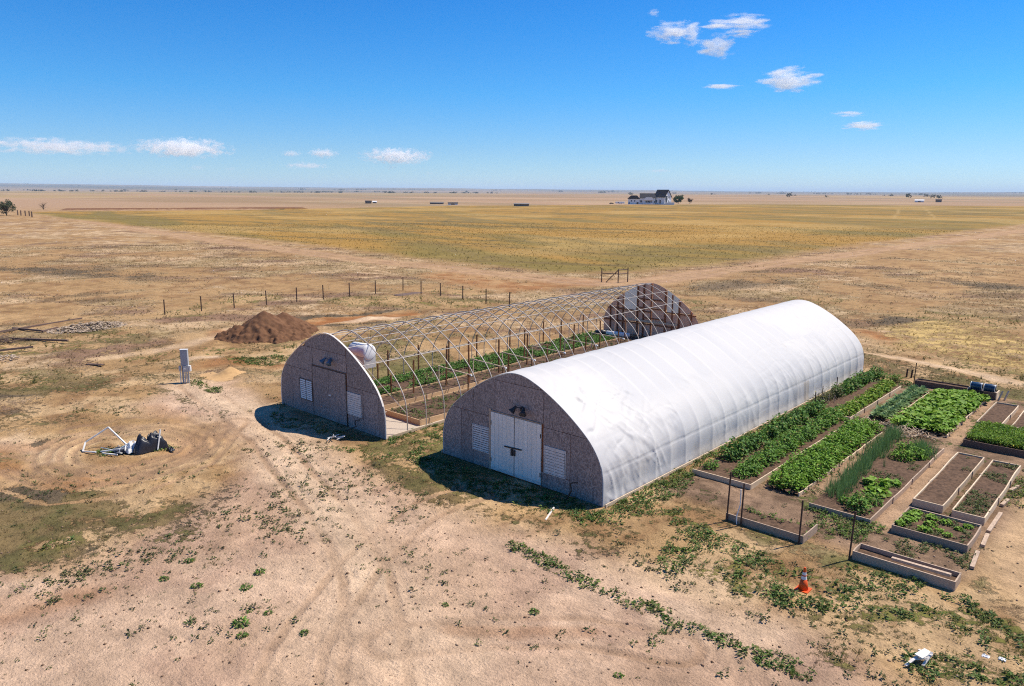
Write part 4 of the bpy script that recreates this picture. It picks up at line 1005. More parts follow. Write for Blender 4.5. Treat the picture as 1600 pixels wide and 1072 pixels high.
def crumpled(name, cx, cy, rx, ry, h, mat, parent, seed, tilt=0):
    nx_, ny_ = 26, 22
    gx_, gy_ = np.meshgrid(np.linspace(-1, 1, nx_), np.linspace(-1, 1, ny_))
    r_ = np.clip(1 - np.maximum(np.abs(gx_), np.abs(gy_)) ** 2, 0, 1)
    z_ = h * (r_ ** 0.6) * (0.35 + 1.1 * np.abs(fbm(gx_ * 2.2, gy_ * 2.2, seed, 3) - 0.5) * 2 + tilt * (gx_ + 1) / 2) + 0.02
    jx = 0.25 * (fbm(gx_ * 1.4, gy_ * 1.4, seed + 9, 2) - 0.5); jy = 0.25 * (fbm(gx_ * 1.4 + 8, gy_ * 1.4, seed + 12, 2) - 0.5)
    V = np.stack([cx + (gx_ + jx) * rx, cy + (gy_ + jy) * ry, z_], -1).reshape(-1, 3)
    i = np.arange(ny_ - 1)[:, None] * nx_; k = np.arange(nx_ - 1)[None, :]
    q = np.stack([i + k, i + k + 1, i + nx_ + k + 1, i + nx_ + k], -1).reshape(-1, 4)
    return link(name, np_mesh(name, V, q, mat), parent)
crumpled('black_tarp', *W(-10.5, -9.2, 0)[:2], 0.32, 0.72, 0.85, M['black_plastic'], cn, 301, 0.35)
crumpled('white_sheet', *W(-10.98, -9.75, 0)[:2], 0.32, 0.38, 0.5, M['white_plastic'], cn, 303, 0.2)
crumpled('grey_netting', *W(-11.35, -10.1, 0)[:2], 0.4, 0.4, 0.22, M['black_plastic'], cn, 305)
e = crumpled('black_bag', -9.75, -8.55, 0.22, 0.12, 0.2, M['black_plastic'], None, 307)
tag(e, 'small black plastic scrap lying right of the collapsed canopy', 'plastic scrap')

# dirt pile
def dirt_pile():
    n_ = 120
    gx_, gy_ = np.meshgrid(np.linspace(-5.2, 5.2, n_), np.linspace(-5.2, 5.2, n_))
    def cone(cx, cy, h, s): return h - s * np.hypot(gx_ - cx, gy_ - cy)
    z_ = np.maximum.reduce([cone(0.2, -0.2, 2.15, 0.70), cone(0.0, 1.7, 1.8, 0.62), cone(-0.5, -2.2, 1.0, 0.55), cone(0.8, 2.8, 0.9, 0.45), cone(1.6, 0.4, 1.2, 0.5)])
    rr_ = np.hypot(gx_, gy_)
    lowp = sstep(1.5, 0.3, z_)
    z_ = z_ + (0.3 + 0.35 * lowp) * (fbm(gx_ / 0.9, gy_ / 0.9, 311, 4) - 0.5) + (0.16 + 0.4 * lowp) * (fbm(gx_ / 0.28, gy_ / 0.28, 313, 3) - 0.5)
    z_ = np.where(z_ < 0.05, 0.05 - 0.3 * sstep(0.05, -0.3, z_), z_) - 0.3 * sstep(3.8, 5.1, rr_)
    V = np.stack([gx_, gy_, z_], -1).reshape(-1, 3)
    i = np.arange(n_ - 1)[:, None] * n_; k = np.arange(n_ - 1)[None, :]
    q = np.stack([i + k, i + k + 1, i + n_ + k + 1, i + n_ + k], -1).reshape(-1, 4)
    keep = (z_[:-1, :-1] > -0.1) | (z_[1:, 1:] > -0.1)
    o = link('dirt_pile', np_mesh('dirt_pile', V, q[keep.ravel()], M['fresh_dirt'], None, True), None, (-33.5, 10.3, 0))
    tag(o, 'big conical pile of freshly dug brown dirt before the wire fence', 'dirt pile')
dirt_pile()

# wire fence round the back plot
fp = [(-49.3, 8.5), (-49.05, 12.1), (-48.6, 15.4), (-48.4, 19.0), (-48.4, 22.7), (-48.3, 26.1), (-47.7, 29.3), (-47.6, 33.0), (-47.9, 37.5), (-43.0, 36.2), (-40.2, 36.8), (-36.4, 36.7), (-32.4, 36.4), (-28.8, 36.3)]
fe = empty('wire_fence', (-48.4, 22.7, 0), 'wire fence on dark slender posts running past the dirt pile', 'fence')
for x_, y_ in fp:
    MB().beam((x_ + 48.4, y_ - 22.7, -0.3), (x_ + 48.4 + rr.uniform(-.03, .03), y_ - 22.7 + rr.uniform(-.03, .03), 1.6), 0.085, 0.085).build('post', M['rust_post'], fe)
for z_ in (0.35, 0.75, 1.15, 1.5):
    MB().path([(x_ + 48.4, y_ - 22.7, z_) for x_, y_ in fp], 0.004, 4).build('wire', M['wire'], fe)

# timber brace of a gateway beyond the frame
gt = empty('gate_brace', (-33.6, 63.2, 0), 'dark timber gateway brace standing alone at the field corner', 'gate brace')
gq = Vector((-33.6, 63.2, 0))
A_, B_, C_ = Vector((-35.2, 62.2, 0)) - gq, Vector((-32.95, 62.9, 0)) - gq, Vector((-32.6, 64.7, 0)) - gq
for p_, h_ in ((A_, 1.9), (B_, 1.85), (C_, 2.0)):
    MB().path([p_ + Vector((0, 0, -0.3)), p_ + Vector((0, 0, h_))], 0.075, 8).build('post', M['dark_wood'], gt)
for p_, q_ in ((A_ + Vector((0, 0, 1.2)), B_ + Vector((0, 0, 1.2))), (B_ + Vector((0, 0, 1.2)), C_ + Vector((0, 0, 1.2))), (B_ + Vector((0, 0, 1.75)), C_ + Vector((0, 0, 1.75))), (A_ + (B_ - A_) * 0.28, B_ + Vector((0, 0, 1.75)))):
    MB().path([p_, q_], 0.06, 8).build('rail', M['dark_wood'], gt)

# timbers and brush lying far left
for i, (a_, b_, lb) in enumerate((((-50.1, -5.4), (-52.3, 2.0), 'longest dark timber lying by the stony heap at far left'), ((-51.4, -3.9), (-47.8, -2.7), 'dark timber lying crosswise over the longest one at far left'),
                                  ((-47.7, -2.7), (-48.6, -1.2), 'short dark timber end beside the stony heap at far left'), ((-45.9, -5.4), (-41.5, -2.7), 'weathered timber lying nearest the brush heap at far left'),
                                  ((-41.6, -9.5), (-40.7, -5.4), 'dark timber lying nearest the yard at far left edge'))):
    e = MB().beam((a_[0], a_[1], 0.12), (b_[0], b_[1], 0.17), 0.16, 0.14).build('timber', M['dark_wood'])
    tag(e, lb, 'timber')
def heap(name, cx, cy, n_, rx, ry, h, mk, mat, label, cat):
    mb = MB(); q = random.Random(label)
    for k in range(n_):
        a = q.uniform(0, 6.28); r_ = math.sqrt(q.random()); x_ = r_ * rx * math.cos(a); y_ = r_ * ry * math.sin(a); z_ = h * (1 - r_ ** 2) * q.random()
        mk(mb, q, x_, y_, z_)
    e = mb.build(name, mat, None, loc=(cx, cy, 0)); e['kind'] = 'stuff'
    return tag(e, label, cat)
def mk_stone(mb, q, x, y, z):
    s = q.uniform(0.05, 0.17)
    v = [(x + s * q.uniform(.6, 1.2), y, z + s * .3), (x, y + s * q.uniform(.6, 1.2), z + s * .3), (x - s * q.uniform(.6, 1.2), y, z + s * .2), (x, y - s * q.uniform(.6, 1.2), z + s * .3), (x + s * .1, y, z + s * q.uniform(.5, 1)), (x, y, z - s * .4)]
    mb.add(v, [(0, 1, 4), (1, 2, 4), (2, 3, 4), (3, 0, 4), (1, 0, 5), (2, 1, 5), (3, 2, 5), (0, 3, 5)])
def mk_stick(mb, q, x, y, z, lo=0.5, hi=1.6, w=0.03):
    a = q.uniform(0, 6.28); l_ = q.uniform(lo, hi)
    mb.beam((x, y, z + 0.04), (x + l_ * math.cos(a), y + l_ * math.sin(a), z + q.uniform(0.0, 0.35)), w, w)
heap('stone_heap', -47.2, 0.9, 900, 1.9, 3.4, 0.5, mk_stone, M['stone'], 'low heap of pale broken stones beside the dark timbers', 'stone heap')
heap('brush_heap', -45.0, -7.4, 120, 1.5, 2.0, 0.5, mk_stick, M['dark_wood'], 'tangled brown brush heap at the far left edge', 'brush heap')
heap('rubble', -38.5, -8.5, 140, 1.2, 1.6, 0.15, mk_stone, M['stone'], 'scattered pale rubble at the left edge of the yard', 'rubble')
e = crumpled('dirt_scrape', -44.4, 35.5, 0.8, 1.9, 0.16, M['dark_wood'], None, 331)
tag(e, 'dark flat mat of earth lying inside the fence corner', 'mat')
e = MB().beam((-31.9, -4.6, 0.05), (-30.9, -3.9, 0.06), 0.25, 0.05).build('board_scrap', M['dark_wood']); tag(e, 'short dark board lying alone in the left pasture', 'board')
# lone boulder-like mound of tan earth behind the pedestal
n_ = 44
gx_, gy_ = np.meshgrid(np.linspace(-1.5, 1.5, n_), np.linspace(-1.5, 1.5, n_))
z_ = 0.48 * np.exp(-((gx_ / 0.5) ** 2 + ((gy_ - 0.15) / 0.7) ** 2)) * (0.7 + 0.6 * fbm(gx_ / 0.5, gy_ / 0.5, 341, 3)) - 0.12
i_ = np.arange(n_ - 1)[:, None] * n_; k_ = np.arange(n_ - 1)[None, :]
e = link('tan_dirt_heap', np_mesh('tan_dirt_heap', np.stack([gx_, gy_, z_], -1).reshape(-1, 3), np.stack([i_ + k_, i_ + k_ + 1, i_ + n_ + k_ + 1, i_ + n_ + k_], -1).reshape(-1, 4), simple('tan_earth', (0.50, 0.31, 0.14), (0.40, 0.24, 0.11), 0.95, 4, bump=0.7), None, True), None, (-22.4, 0.9, 0))
tag(e, 'small heap of tan earth behind the utility pedestal', 'earth heap')

# things at the feet of the two front walls
e = heap('tangled_scrap', -5.45, -2.5, 7, 0.3, 0.35, 0.15, lambda mb, q, x, y, z: mk_stick(mb, q, x, y, z, .25, .6, .035), M['white_metal'], 'tangle of pale bent scrap on the ground before the bare frame', 'scrap')
del e['kind']
e = MB().beam((8.32, -2.5, 0.03), (7.85, -1.42, 0.05), 0.06, 0.05).build('white_batten', M['shutter']); tag(e, 'single white batten lying in the shadow edge before the covered greenhouse', 'batten')
for x_, y_ in ((-3.35, -0.12), (-3.45, 0.25)):
    pass

# traffic cone
tc_ = empty('traffic_cone', (17.42, -0.9, 0), 'orange traffic cone with two white bands standing on weedy sand', 'traffic cone')
MB().lathe([(0.0, 0.02), (0.155, 0.02), (0.09, 0.36), (0.0, 0.36)], 20).build('lower_cone', M['orange'], tc_, True)
MB().lathe([(0.0, 0.36), (0.09, 0.36), (0.073, 0.46), (0.0, 0.46)], 20).build('white_band', M['reflect'], tc_)
MB().lathe([(0.0, 0.46), (0.073, 0.46), (0.066, 0.5), (0.0, 0.5)], 20).build('orange_ring', M['orange'], tc_)
MB().lathe([(0.0, 0.5), (0.066, 0.5), (0.052, 0.59), (0.0, 0.59)], 20).build('white_band', M['reflect'], tc_)
MB().lathe([(0.0, 0.59), (0.052, 0.59), (0.034, 0.72), (0.028, 0.74), (0.0, 0.74)], 20).build('tip', M['orange'], tc_)
MB().box(-0.2, 0.2, -0.2, 0.2, -0.03, 0.022).build('base', M['orange'], tc_)

# pale trestle scrap at the bottom right
tr_ = empty('broken_stool', (21.15, -2.6, 0), 'broken pale wooden stool lying on its side in the dry weeds', 'stool')
for a_, b_, w_ in (((-0.22, -0.38, 0.02), (0.05, 0.38, 0.22), 0.07), ((0.12, -0.1, 0.02), (0.22, 0.28, 0.28), 0.07), ((-0.1, 0.3, 0.2), (0.25, 0.2, 0.24), 0.07), ((-0.2, -0.05, 0.04), (0.18, 0.05, 0.2), 0.05)):
    MB().beam(a_, b_, w_, 0.03).build('leg', M['shutter'], tr_)
MB().beam((-0.02, -0.02, 0.2), (0.12, 0.36, 0.24), 0.22, 0.03).build('seat', M['white_paint'], tr_)
for x_, y_, od in ((22.4, -1.1, 'left'), (22.75, -0.95, 'right')):
    e = crumpled('paper_scrap', x_, y_, 0.09, 0.07, 0.06, M['white_plastic'], None, int(x_ * 10)); tag(e, od + ' one of two white paper scraps in the weeds at far right', 'paper scrap', 'paper scraps in the right weeds')

# ------------------------------------------------------------------ vegetable plot: beds
raised_bed('garden_bed', 9.95, 12.66, 5.65, 17.6, 0.22, 'long bed of bushy pepper rows beside the covered greenhouse', 'pale_wood', 4.0, 'FR')
raised_bed('garden_bed', 9.95, 12.42, 18.35, 27.8, 0.24, 'rear bed beside the covered greenhouse with yellow green row', 'pale_wood', 2.4, 'FR')
raised_bed('garden_bed', 13.0, 14.42, 6.3, 17.3, 0.13, 'bed of dense bright green bushes with low broken edge boards', 'pale_wood', 1.0, 'R')
raised_bed('garden_bed', 15.15, 17.45, 5.45, 16.4, 0.22, 'onion bed with a tall spiky row and dark front board', 'grey_wood', 2.8, 'FR')
raised_bed('garden_bed', 12.85, 14.05, 19.6, 28.0, 0.14, 'bed of grey green cabbages in the rear half of the plot', 'pale_wood', 2.8, 'R')
raised_bed('garden_bed', 14.4, 17.0, 18.9, 28.2, 0.14, 'wide bed of bright lettuce green leaves in the rear half', 'pale_wood', 1.5, 'R')
raised_bed('garden_bed', 17.62, 18.74, 22.25, 27.5, 0.25, 'left one of two small empty soil beds at the far right', 'pale_wood', 2.6)
raised_bed('garden_bed', 19.13, 20.25, 22.4, 27.5, 0.25, 'right one of two small empty soil beds at the far right', 'pale_wood', 2.6)
raised_bed('garden_bed', 17.85, 21.6, 18.15, 21.8, 0.3, 'dark edged bed of feathery carrot tops with yellow flowers', 'dark_wood', 3.8)
raised_bed('garden_bed', 18.08, 19.17, 8.5, 16.0, 0.28, 'long narrow bed of bare brown soil right of the garden path', 'pale_wood', 2.5)
raised_bed('garden_bed', 19.5, 20.6, 8.35, 15.9, 0.28, 'long narrow bed of sparse weeds, rightmost of the bare pair', 'pale_wood', 2.5)
raised_bed('garden_bed', 18.2, 20.65, 5.35, 7.55, 0.28, 'short wide bed with scattered young squash plants', 'grey_wood', 3)
raised_bed('garden_bed', 17.86, 20.95, 2.2, 2.98, 0.3, 'narrow trough bed nearest the camera with a board laid inside', 'grey_wood', 4, drop=0.16)
raised_bed('garden_bed', 13.25, 16.2, 2.2, 3.6, 0.28, 'open bed of weeds behind three posts, with long grey front board', 'grey_wood', 4, 'FR', drop=0.22)
raised_bed('garden_bed', 12.75, 16.0, 29.45, 30.2, 0.34, 'long dark plank bed closing the plot at the rear', 'dark_wood', 4)
e = MB().beam((19.0, 2.55, 0.29), (20.75, 2.5, 0.34), 0.12, 0.09).build('loose_board', M['grey_wood']); tag(e, 'grey board lying inside the narrow trough bed', 'board')
lb_ = ['loose plank nearest the trough bed on the right edge of the plot', 'second loose plank from the camera along the right edge of the plot', 'third loose plank from the camera along the right edge of the plot', 'short plank beside the rightmost sparse bed', 'farthest short plank by the green weeds at the right edge']
for (a_, b_), t_ in zip((((21.03, 4.15), (20.92, 5.6)), ((20.95, 6.2), (20.88, 7.4)), ((20.86, 7.66), (20.87, 9.88)), ((20.75, 10.77), (20.82, 11.63)), ((20.72, 12.77), (20.85, 13.6))), lb_):
    e = MB().beam((a_[0], a_[1], 0.06), (b_[0], b_[1], 0.05), 0.13, 0.09).build('loose_plank', M['grey_wood']); tag(e, t_, 'plank')

# posts round the plot
for x_, y_, h_, lx, lb in ((13.33, 2.14, 1.95, 0.05, 'tallest dark post at the left end of the open weed bed'), (13.9, 2.13, 1.65, 0.03, 'dark post second from the left at the open weed bed'), (16.08, 2.13, 1.62, 0.02, 'dark post at the right end of the open weed bed'),
                        (17.8, 2.1, 1.75, 0.06, 'dark post at the corner of the narrow trough bed'), (12.72, 29.4, 1.5, 0.03, 'thin dark post at the end of the rear plank bed'),
                        (10.28, 18.95, 1.15, 0.0, 'short dark stake beside the tangled plants near the greenhouse'), (9.5, 24.7, 0.85, 0.0, 'short dark stake against the rear part of the greenhouse film')):
    e = empty('metal_post', (x_, y_, 0), lb, 'post')
    MB().beam((0, 0, -0.2), (lx, 0, h_), 0.05, 0.035).build('shaft', M['rust_post'], e)
    MB().beam((0.0, 0.025, -0.2), (lx, 0.025, h_ - 0.02), 0.012, 0.03).build('rib', M['rust_post'], e)
e = MB().path([(13.75, 2.1, 0.0), (13.72, 2.12, 0.3), (13.8, 2.2, 0.75), (13.79, 2.2, 1.36)], 0.022, 6).build('white_stake', M['white_plastic']); tag(e, 'thin white pipe stake between the two left dark posts', 'stake')
for x_, y_, h_, od in ((10.45, 20.6, 0.75, 'second nearest'), (9.75, 21.5, 0.95, 'tallest, leftmost'), (10.25, 20.2, 0.8, 'nearest'), (10.6, 21.1, 0.6, 'shortest, rightmost'), (10.1, 22.0, 0.7, 'farthest')):
    e = MB().beam((0, 0, -0.1), (0.02, 0, h_), 0.04, 0.04).build('garden_stake', M['grey_wood'], None, loc=(x_, y_, 0)); tag(e, od + ' grey garden stake among the dry tomato plants', 'stake', 'garden stakes in the dry tomato plants')
for x_, od in ((11.7, 'left'), (12.0, 'right')):
    e = MB().beam((0, 0, -0.1), (0.04, 0, 0.55), 0.1, 0.06).build('stump_post', M['rust_post'], None, loc=(x_, 31.6, 0)); tag(e, od + ' one of two short dark stub posts behind the plot', 'post', 'stub posts behind the plot')

# blue drums in a low rack
rk = empty('drum_rack', (16.6, 29.05, 0), 'dark plank crate holding two dark blue drums at the rear of the plot', 'crate')
MB().box(-0.75, 0.05, -0.05, 0.0, -0.05, 0.42).build('front_board', M['black_plastic'], rk)
MB().box(0.06, 0.72, -0.055, -0.005, -0.05, 0.42).build('front_board', M['dark_wood'], rk)
MB().box(-0.75, 0.72, 0.75, 0.8, -0.05, 0.42).build('rear_board', M['dark_wood'], rk)
for x_ in (-0.8, 0.72):
    MB().box(x_, x_ + 0.05, -0.05, 0.8, -0.05, 0.44).build('end_board', M['pale_wood'], rk)
MB().box(-0.75, 0.72, 0.0, 0.75, 0.3, 0.34).build('shelf', M['dark_wood'], rk)
for i, (x0_, x1_, lb) in enumerate(((-0.7, -0.08, 'left dark blue drum lying in the rear crate'), (0.02, 0.62, 'right dark blue drum lying in the rear crate'))):
    e = empty('water_drum', (16.6, 29.4, 0.58), lb, 'drum')
    MB().path([(x0_, 0, 0), (x0_ + 0.03, 0, 0), (x0_ + 0.05, 0, 0), (x1_ - 0.05, 0, 0), (x1_ - 0.03, 0, 0), (x1_, 0, 0)], [0.2, 0.23, 0.24, 0.24, 0.23, 0.2], 18).build('drum_body', M['blue_plastic'], e, True)
    for xx in (x0_ + 0.0, x1_ - 0.03):
        MB().path([(xx, 0, 0), (xx + 0.03, 0, 0)], 0.247, 18).build('band', M['white_plastic'], e)
for i, (x_, dy, od) in enumerate(((17.5, 0.0, 'left'), (17.75, 0.35, 'right'))):
    e = MB().beam((x_, 28.9 + dy, 0.0), (x_ + 0.12, 29.2 + dy, 0.55), 0.1, 0.04).build('leaning_board', M['pale_wood']); tag(e, od + ' one of two pale boards leaning beside the drum crate', 'board', 'boards leaning beside the drum crate')
heap('dry_stalks', 14.6, 18.3, 130, 2.0, 0.7, 0.08, lambda mb, q, x, y, z: mk_stick(mb, q, x, y, z * .3, .3, .9, .022), M['pale_wood'], 'scattered dry stalks on the path between front and rear beds', 'dry stalks')
e = MB().beam((12.9, 18.55, 0.08), (13.9, 18.15, 0.1), 0.14, 0.08).build('loose_board', M['dark_wood']); tag(e, 'dark board lying among the dry stalks between the beds', 'board')

# ------------------------------------------------------------------ leaves and blades
def leaf_tris(base, d, up, length, width, fold=0.25):
    """each leaf: a folded diamond of four points (two triangles) from base along d"""
    d = d / (np.linalg.norm(d, axis=1, keepdims=True) + 1e-9)
    side = np.cross(d, up); side /= (np.linalg.norm(side, axis=1, keepdims=True) + 1e-9)
    nrm = np.cross(side, d)
    L = length[:, None]; Wd = width[:, None]
    m = base + d * L * 0.5
    v = np.stack([base, m + side * Wd * 0.5 + nrm * Wd * fold, base + d * L - nrm * L * 0.12, m - side * Wd * 0.5 + nrm * Wd * fold], 1).reshape(-1, 3)
    n = len(base); i = np.arange(n)[:, None] * 4
    t = np.concatenate([i + np.array([[0, 1, 2]]), i + np.array([[0, 2, 3]])], 1).reshape(-1, 3)
    return v, t

def rep_tint(c, k): return np.repeat(c, k, 0)

def vary(rg, cols, n, s=0.2):
    cols = np.array(cols); w = rg.random((n, 1))
    a = cols[rg.integers(0, len(cols), n)]; b = cols[rg.integers(0, len(cols), n)]
    return np.clip((a * w + b * (1 - w)) * (1 + s * (rg.random((n, 1)) * 2 - 1)), 0, 1)

def bush_mesh(name, seed, rx, h, n, leaf, cols, droop=0.2, low=0.0, stems=5):
    rg = np.random.default_rng(seed)
    th = rg.random(n) * 2 * np.pi; cz = rg.random(n) ** 0.75; sr = np.sqrt(1 - cz ** 2 * 0.92)
    rad = 0.45 + 0.55 * rg.random(n) ** 0.5
    lob = 0.75 + 0.5 * vnoise(np.cos(th) * 2.1 + seed, np.sin(th) * 2.1 + cz * 2.3, seed)
    dirv = np.stack([np.cos(th) * sr, np.sin(th) * sr, cz], 1)
    p = dirv * rad[:, None] * lob[:, None] * np.array([rx, rx, h]); p[:, 2] += low
    d = np.stack([np.cos(th) + 0.7 * rg.normal(size=n), np.sin(th) + 0.7 * rg.normal(size=n), 0.45 * rg.normal(size=n) + 0.15 - droop], 1)
    up = np.stack([0.35 * rg.normal(size=n), 0.35 * rg.normal(size=n), np.ones(n)], 1)
    ln = leaf * (0.65 + 0.7 * rg.random(n))
    v, t = leaf_tris(p, d, up, ln, ln * 0.6)
    tips = p[rg.integers(0, n, 26)]; z0 = np.zeros_like(tips); z0[:, 2] = -0.05
    v2, t2 = leaf_tris(z0, tips - z0, np.tile([[0.1, 0.9, 0.3]], (26, 1)), np.linalg.norm(tips - z0, axis=1), np.full(26, 0.018))
    lc = vary(rg, cols, n, .28); yl = rg.random(n) < 0.045; lc[yl] = vary(rg, [(0.36, 0.33, 0.06), (0.28, 0.24, 0.08)], int(yl.sum()))
    cc = np.concatenate([rep_tint(lc, 4), np.tile([[0.12, 0.14, 0.05]], (len(v2), 1))])
    return np_mesh(name, np.concatenate([v, v2]), np.concatenate([t, t2 + len(v)]), M['leaf'], cc)

def rosette_mesh(name, seed, r, h, n, cols, wratio=0.6):
    rg = np.random.default_rng(seed)
    th = np.arange(n) * 2.4 + rg.random(n) * 0.5; t_ = np.arange(n) / n
    el_ = 0.15 + 1.15 * t_ + 0.15 * rg.normal(size=n)
    d = np.stack([np.cos(th) * np.cos(el_), np.sin(th) * np.cos(el_), np.sin(el_) * h / r * 1.1], 1)
    base = np.stack([np.cos(th) * 0.03, np.sin(th) * 0.03, 0.02 + 0.35 * h * t_], 1)
    ln = r * (1.0 - 0.35 * t_) * (0.8 + 0.4 * rg.random(n))
    v, t = leaf_tris(base, d, np.tile([[0, 0, 1.0]], (n, 1)), ln, ln * wratio, 0.15)
    return np_mesh(name, v, t, M['leaf'], rep_tint(vary(rg, cols, n), 4))

def leafy_mesh(name, seed, r, h, n, leaf, cols):
    """big flat leaves held up on stalks"""
    rg = np.random.default_rng(seed)
    th = rg.random(n) * 6.283; q = np.sqrt(rg.random(n)) * r; z = h * (0.35 + 0.65 * rg.random(n)) * (1 - 0.4 * (q / r) ** 2)
    base = np.stack([q * np.cos(th), q * np.sin(th), z], 1)
    d = np.stack([np.cos(th + rg.normal(size=n) * 1.0), np.sin(th + rg.normal(size=n) * 1.0), 0.25 * rg.normal(size=n) - 0.05], 1)
    up = np.stack([0.4 * rg.normal(size=n), 0.4 * rg.normal(size=n), np.ones(n)], 1)
    ln = leaf * (0.6 + 0.7 * rg.random(n))
    v, t = leaf_tris(base - d * ln[:, None] * 0.4, d, up, ln, ln * 0.85, 0.12)
    return np_mesh(name, v, t, M['leaf'], rep_tint(vary(rg, cols, n, 0.25), 4))

def blades(name, xs, ys, zs, rg, k, hgt, wid, lean, cols, s=0.25):
    """k thin blades at every root"""
    n = len(xs) * k
    x = np.repeat(xs, k) + rg.normal(size=n) * 0.03; y = np.repeat(ys, k) + rg.normal(size=n) * 0.03; z = np.repeat(zs, k)
    th = rg.random(n) * 6.283; h = np.repeat(hgt, k) * (0.5 + 0.7 * rg.random(n)); le = lean * rg.random(n) * h
    w = wid * (0.6 + 0.8 * rg.random(n)); ph = rg.random(n) * 6.283
    v = np.stack([np.stack([x - w * np.cos(ph), y - w * np.sin(ph), z], 1), np.stack([x + w * np.cos(ph), y + w * np.sin(ph), z], 1),
                  np.stack([x + le * np.cos(th), y + le * np.sin(th), z + h], 1)], 1).reshape(-1, 3)
    t = np.arange(n * 3).reshape(-1, 3)
    if isinstance(cols, np.ndarray) and len(cols) == len(xs):
        c = np.repeat(cols, k, 0) * (1 + s * (rg.random((n, 1)) * 2 - 1))
    else: c = vary(rg, cols, n, s)
    return np_mesh(name, v, t, M['leaf'], rep_tint(np.clip(c, 0, 1), 3))

DG = [(0.085, 0.185, 0.03), (0.125, 0.24, 0.04), (0.055, 0.13, 0.026)]
MG = [(0.145, 0.28, 0.026), (0.195, 0.345, 0.036), (0.10, 0.21, 0.022)]
YG = [(0.20, 0.30, 0.028), (0.15, 0.26, 0.025), (0.26, 0.33, 0.04)]
BG = [(0.20, 0.30, 0.125), (0.25, 0.35, 0.16), (0.13, 0.22, 0.08)]
ON = [(0.15, 0.255, 0.085), (0.20, 0.32, 0.11), (0.10, 0.18, 0.06)]

prng = random.Random(21)
ORD = ['first', 'second', 'third', 'fourth', 'fifth', 'sixth', 'seventh', 'eighth', 'ninth', 'tenth', 'eleventh', 'twelfth', 'thirteenth', 'fourteenth', 'fifteenth', 'sixteenth', 'seventeenth', 'eighteenth', 'nineteenth', 'twentieth', 'twenty-first', 'twenty-second', 'twenty-third', 'twenty-fourth', 'twenty-fifth', 'twenty-sixth', 'twenty-seventh', 'twenty-eighth', 'twenty-ninth', 'thirtieth']
def plant_row(name, label, cat, group, meshes, spots):
    for i, (x, y, s) in enumerate(spots):
        o = link(name, meshes[i % len(meshes)], None, (x, y, 0.08), (0, 0, prng.uniform(0, 6.28)))
        o.scale = (s * prng.uniform(.92, 1.08), s * prng.uniform(.92, 1.08), s * prng.uniform(.9, 1.1))
        tag(o, label.replace('#', ORD[min(i, 29)]), cat, group)
def row(x0, y0, x1, y1, step, s0=0.85, s1=1.15, j=0.06):
    n = int(math.hypot(x1 - x0, y1 - y0) / step); out = []
    for i in range(n + 1):
        t = i / n
        out.append((x0 + (x1 - x0) * t + prng.uniform(-j, j), y0 + (y1 - y0) * t + prng.uniform(-j, j), prng.uniform(s0, s1)))
    return out

pep = [bush_mesh('pepper_plant', 400 + k, 0.42, 0.68, 230, 0.15, DG, 0.45, 0.08) for k in range(4)]
bus = [bush_mesh('bushy_plant', 410 + k, 0.46, 0.55, 260, 0.13, DG[:2] + MG[:1], 0.25, 0.04) for k in range(4)]
pot = [bush_mesh('potato_plant', 420 + k, 0.45, 0.50, 250, 0.14, MG, 0.15, 0.03) for k in range(4)]
yel = [bush_mesh('bean_plant', 430 + k, 0.38, 0.42, 170, 0.15, YG + MG[:1], 0.2, 0.02) for k in range(4)]
cab = [rosette_mesh('cabbage', 440 + k, 0.36, 0.30, 26, BG) for k in range(4)]
let = [leafy_mesh('squash_plant', 450 + k, 0.52, 0.42, 85, 0.27, YG[:2] + MG[:2]) for k in range(4)]
plant_row('pepper_plant', '# pepper plant from the front in the row nearest the greenhouse film', 'plant', 'pepper row by the greenhouse', pep, row(10.55, 8.1, 10.55, 18.6, 0.62))
plant_row('pepper_plant', '# dark plant from the front in the rear row along the greenhouse film', 'plant', 'rear row by the greenhouse', pep, row(10.25, 22.9, 10.35, 29.6, 0.6))
plant_row('bushy_plant', '# bushy plant from the front in the second row of the pepper bed', 'plant', 'second row of the front bed', bus, row(11.85, 6.5, 11.75, 17.9, 0.56))
plant_row('bushy_plant', '# small plant from the front between the two rows of the pepper bed', 'plant', 'small plants between the front rows', bus, row(11.1, 11.2, 11.2, 17.5, 1.4, .6, .8))
plant_row('bushy_plant', 'small lone green plant at the front left corner of the pepper bed', 'plant', None, bus, [(10.4, 6.55, 0.7)])
for xx, sd in ((13.35, 'left'), (13.95, 'right')):
    plant_row('potato_plant', '# bright bush from the front in the %s row of the dense bed' % sd, 'plant', 'bright bushes of the dense bed', pot, row(xx, 6.75, xx - 0.1, 17.4, 0.52, .8, 1.2, 0.1))
plant_row('bean_plant', '# yellow green plant from the front in the rear bed row', 'plant', 'yellow green row of the rear bed', yel, row(11.8, 18.9, 11.75, 27.6, 0.48))
plant_row('bean_plant', '# smaller yellow green plant from the front by the rear bed board', 'plant', 'yellow green plants by the board', yel, row(12.05, 19.2, 12.0, 24, 0.7, .7, .9))
plant_row('bushy_plant', '# green plant from the front by the tangled stakes and rear corner', 'plant', 'plants by the tangled stakes', bus, row(11.2, 18.4, 11.6, 19.6, 0.6, .7, .9) + row(10.2, 29.3, 11.6, 29.7, .5, .7, .9))
for xx, sd in ((13.2, 'left'), (13.65, 'right')):
    plant_row('cabbage', '# grey green cabbage from the front in the %s cabbage row' % sd, 'plant', 'cabbages', cab, row(xx, 19.95, xx, 27.8, 0.42, .85, 1.25, .06))
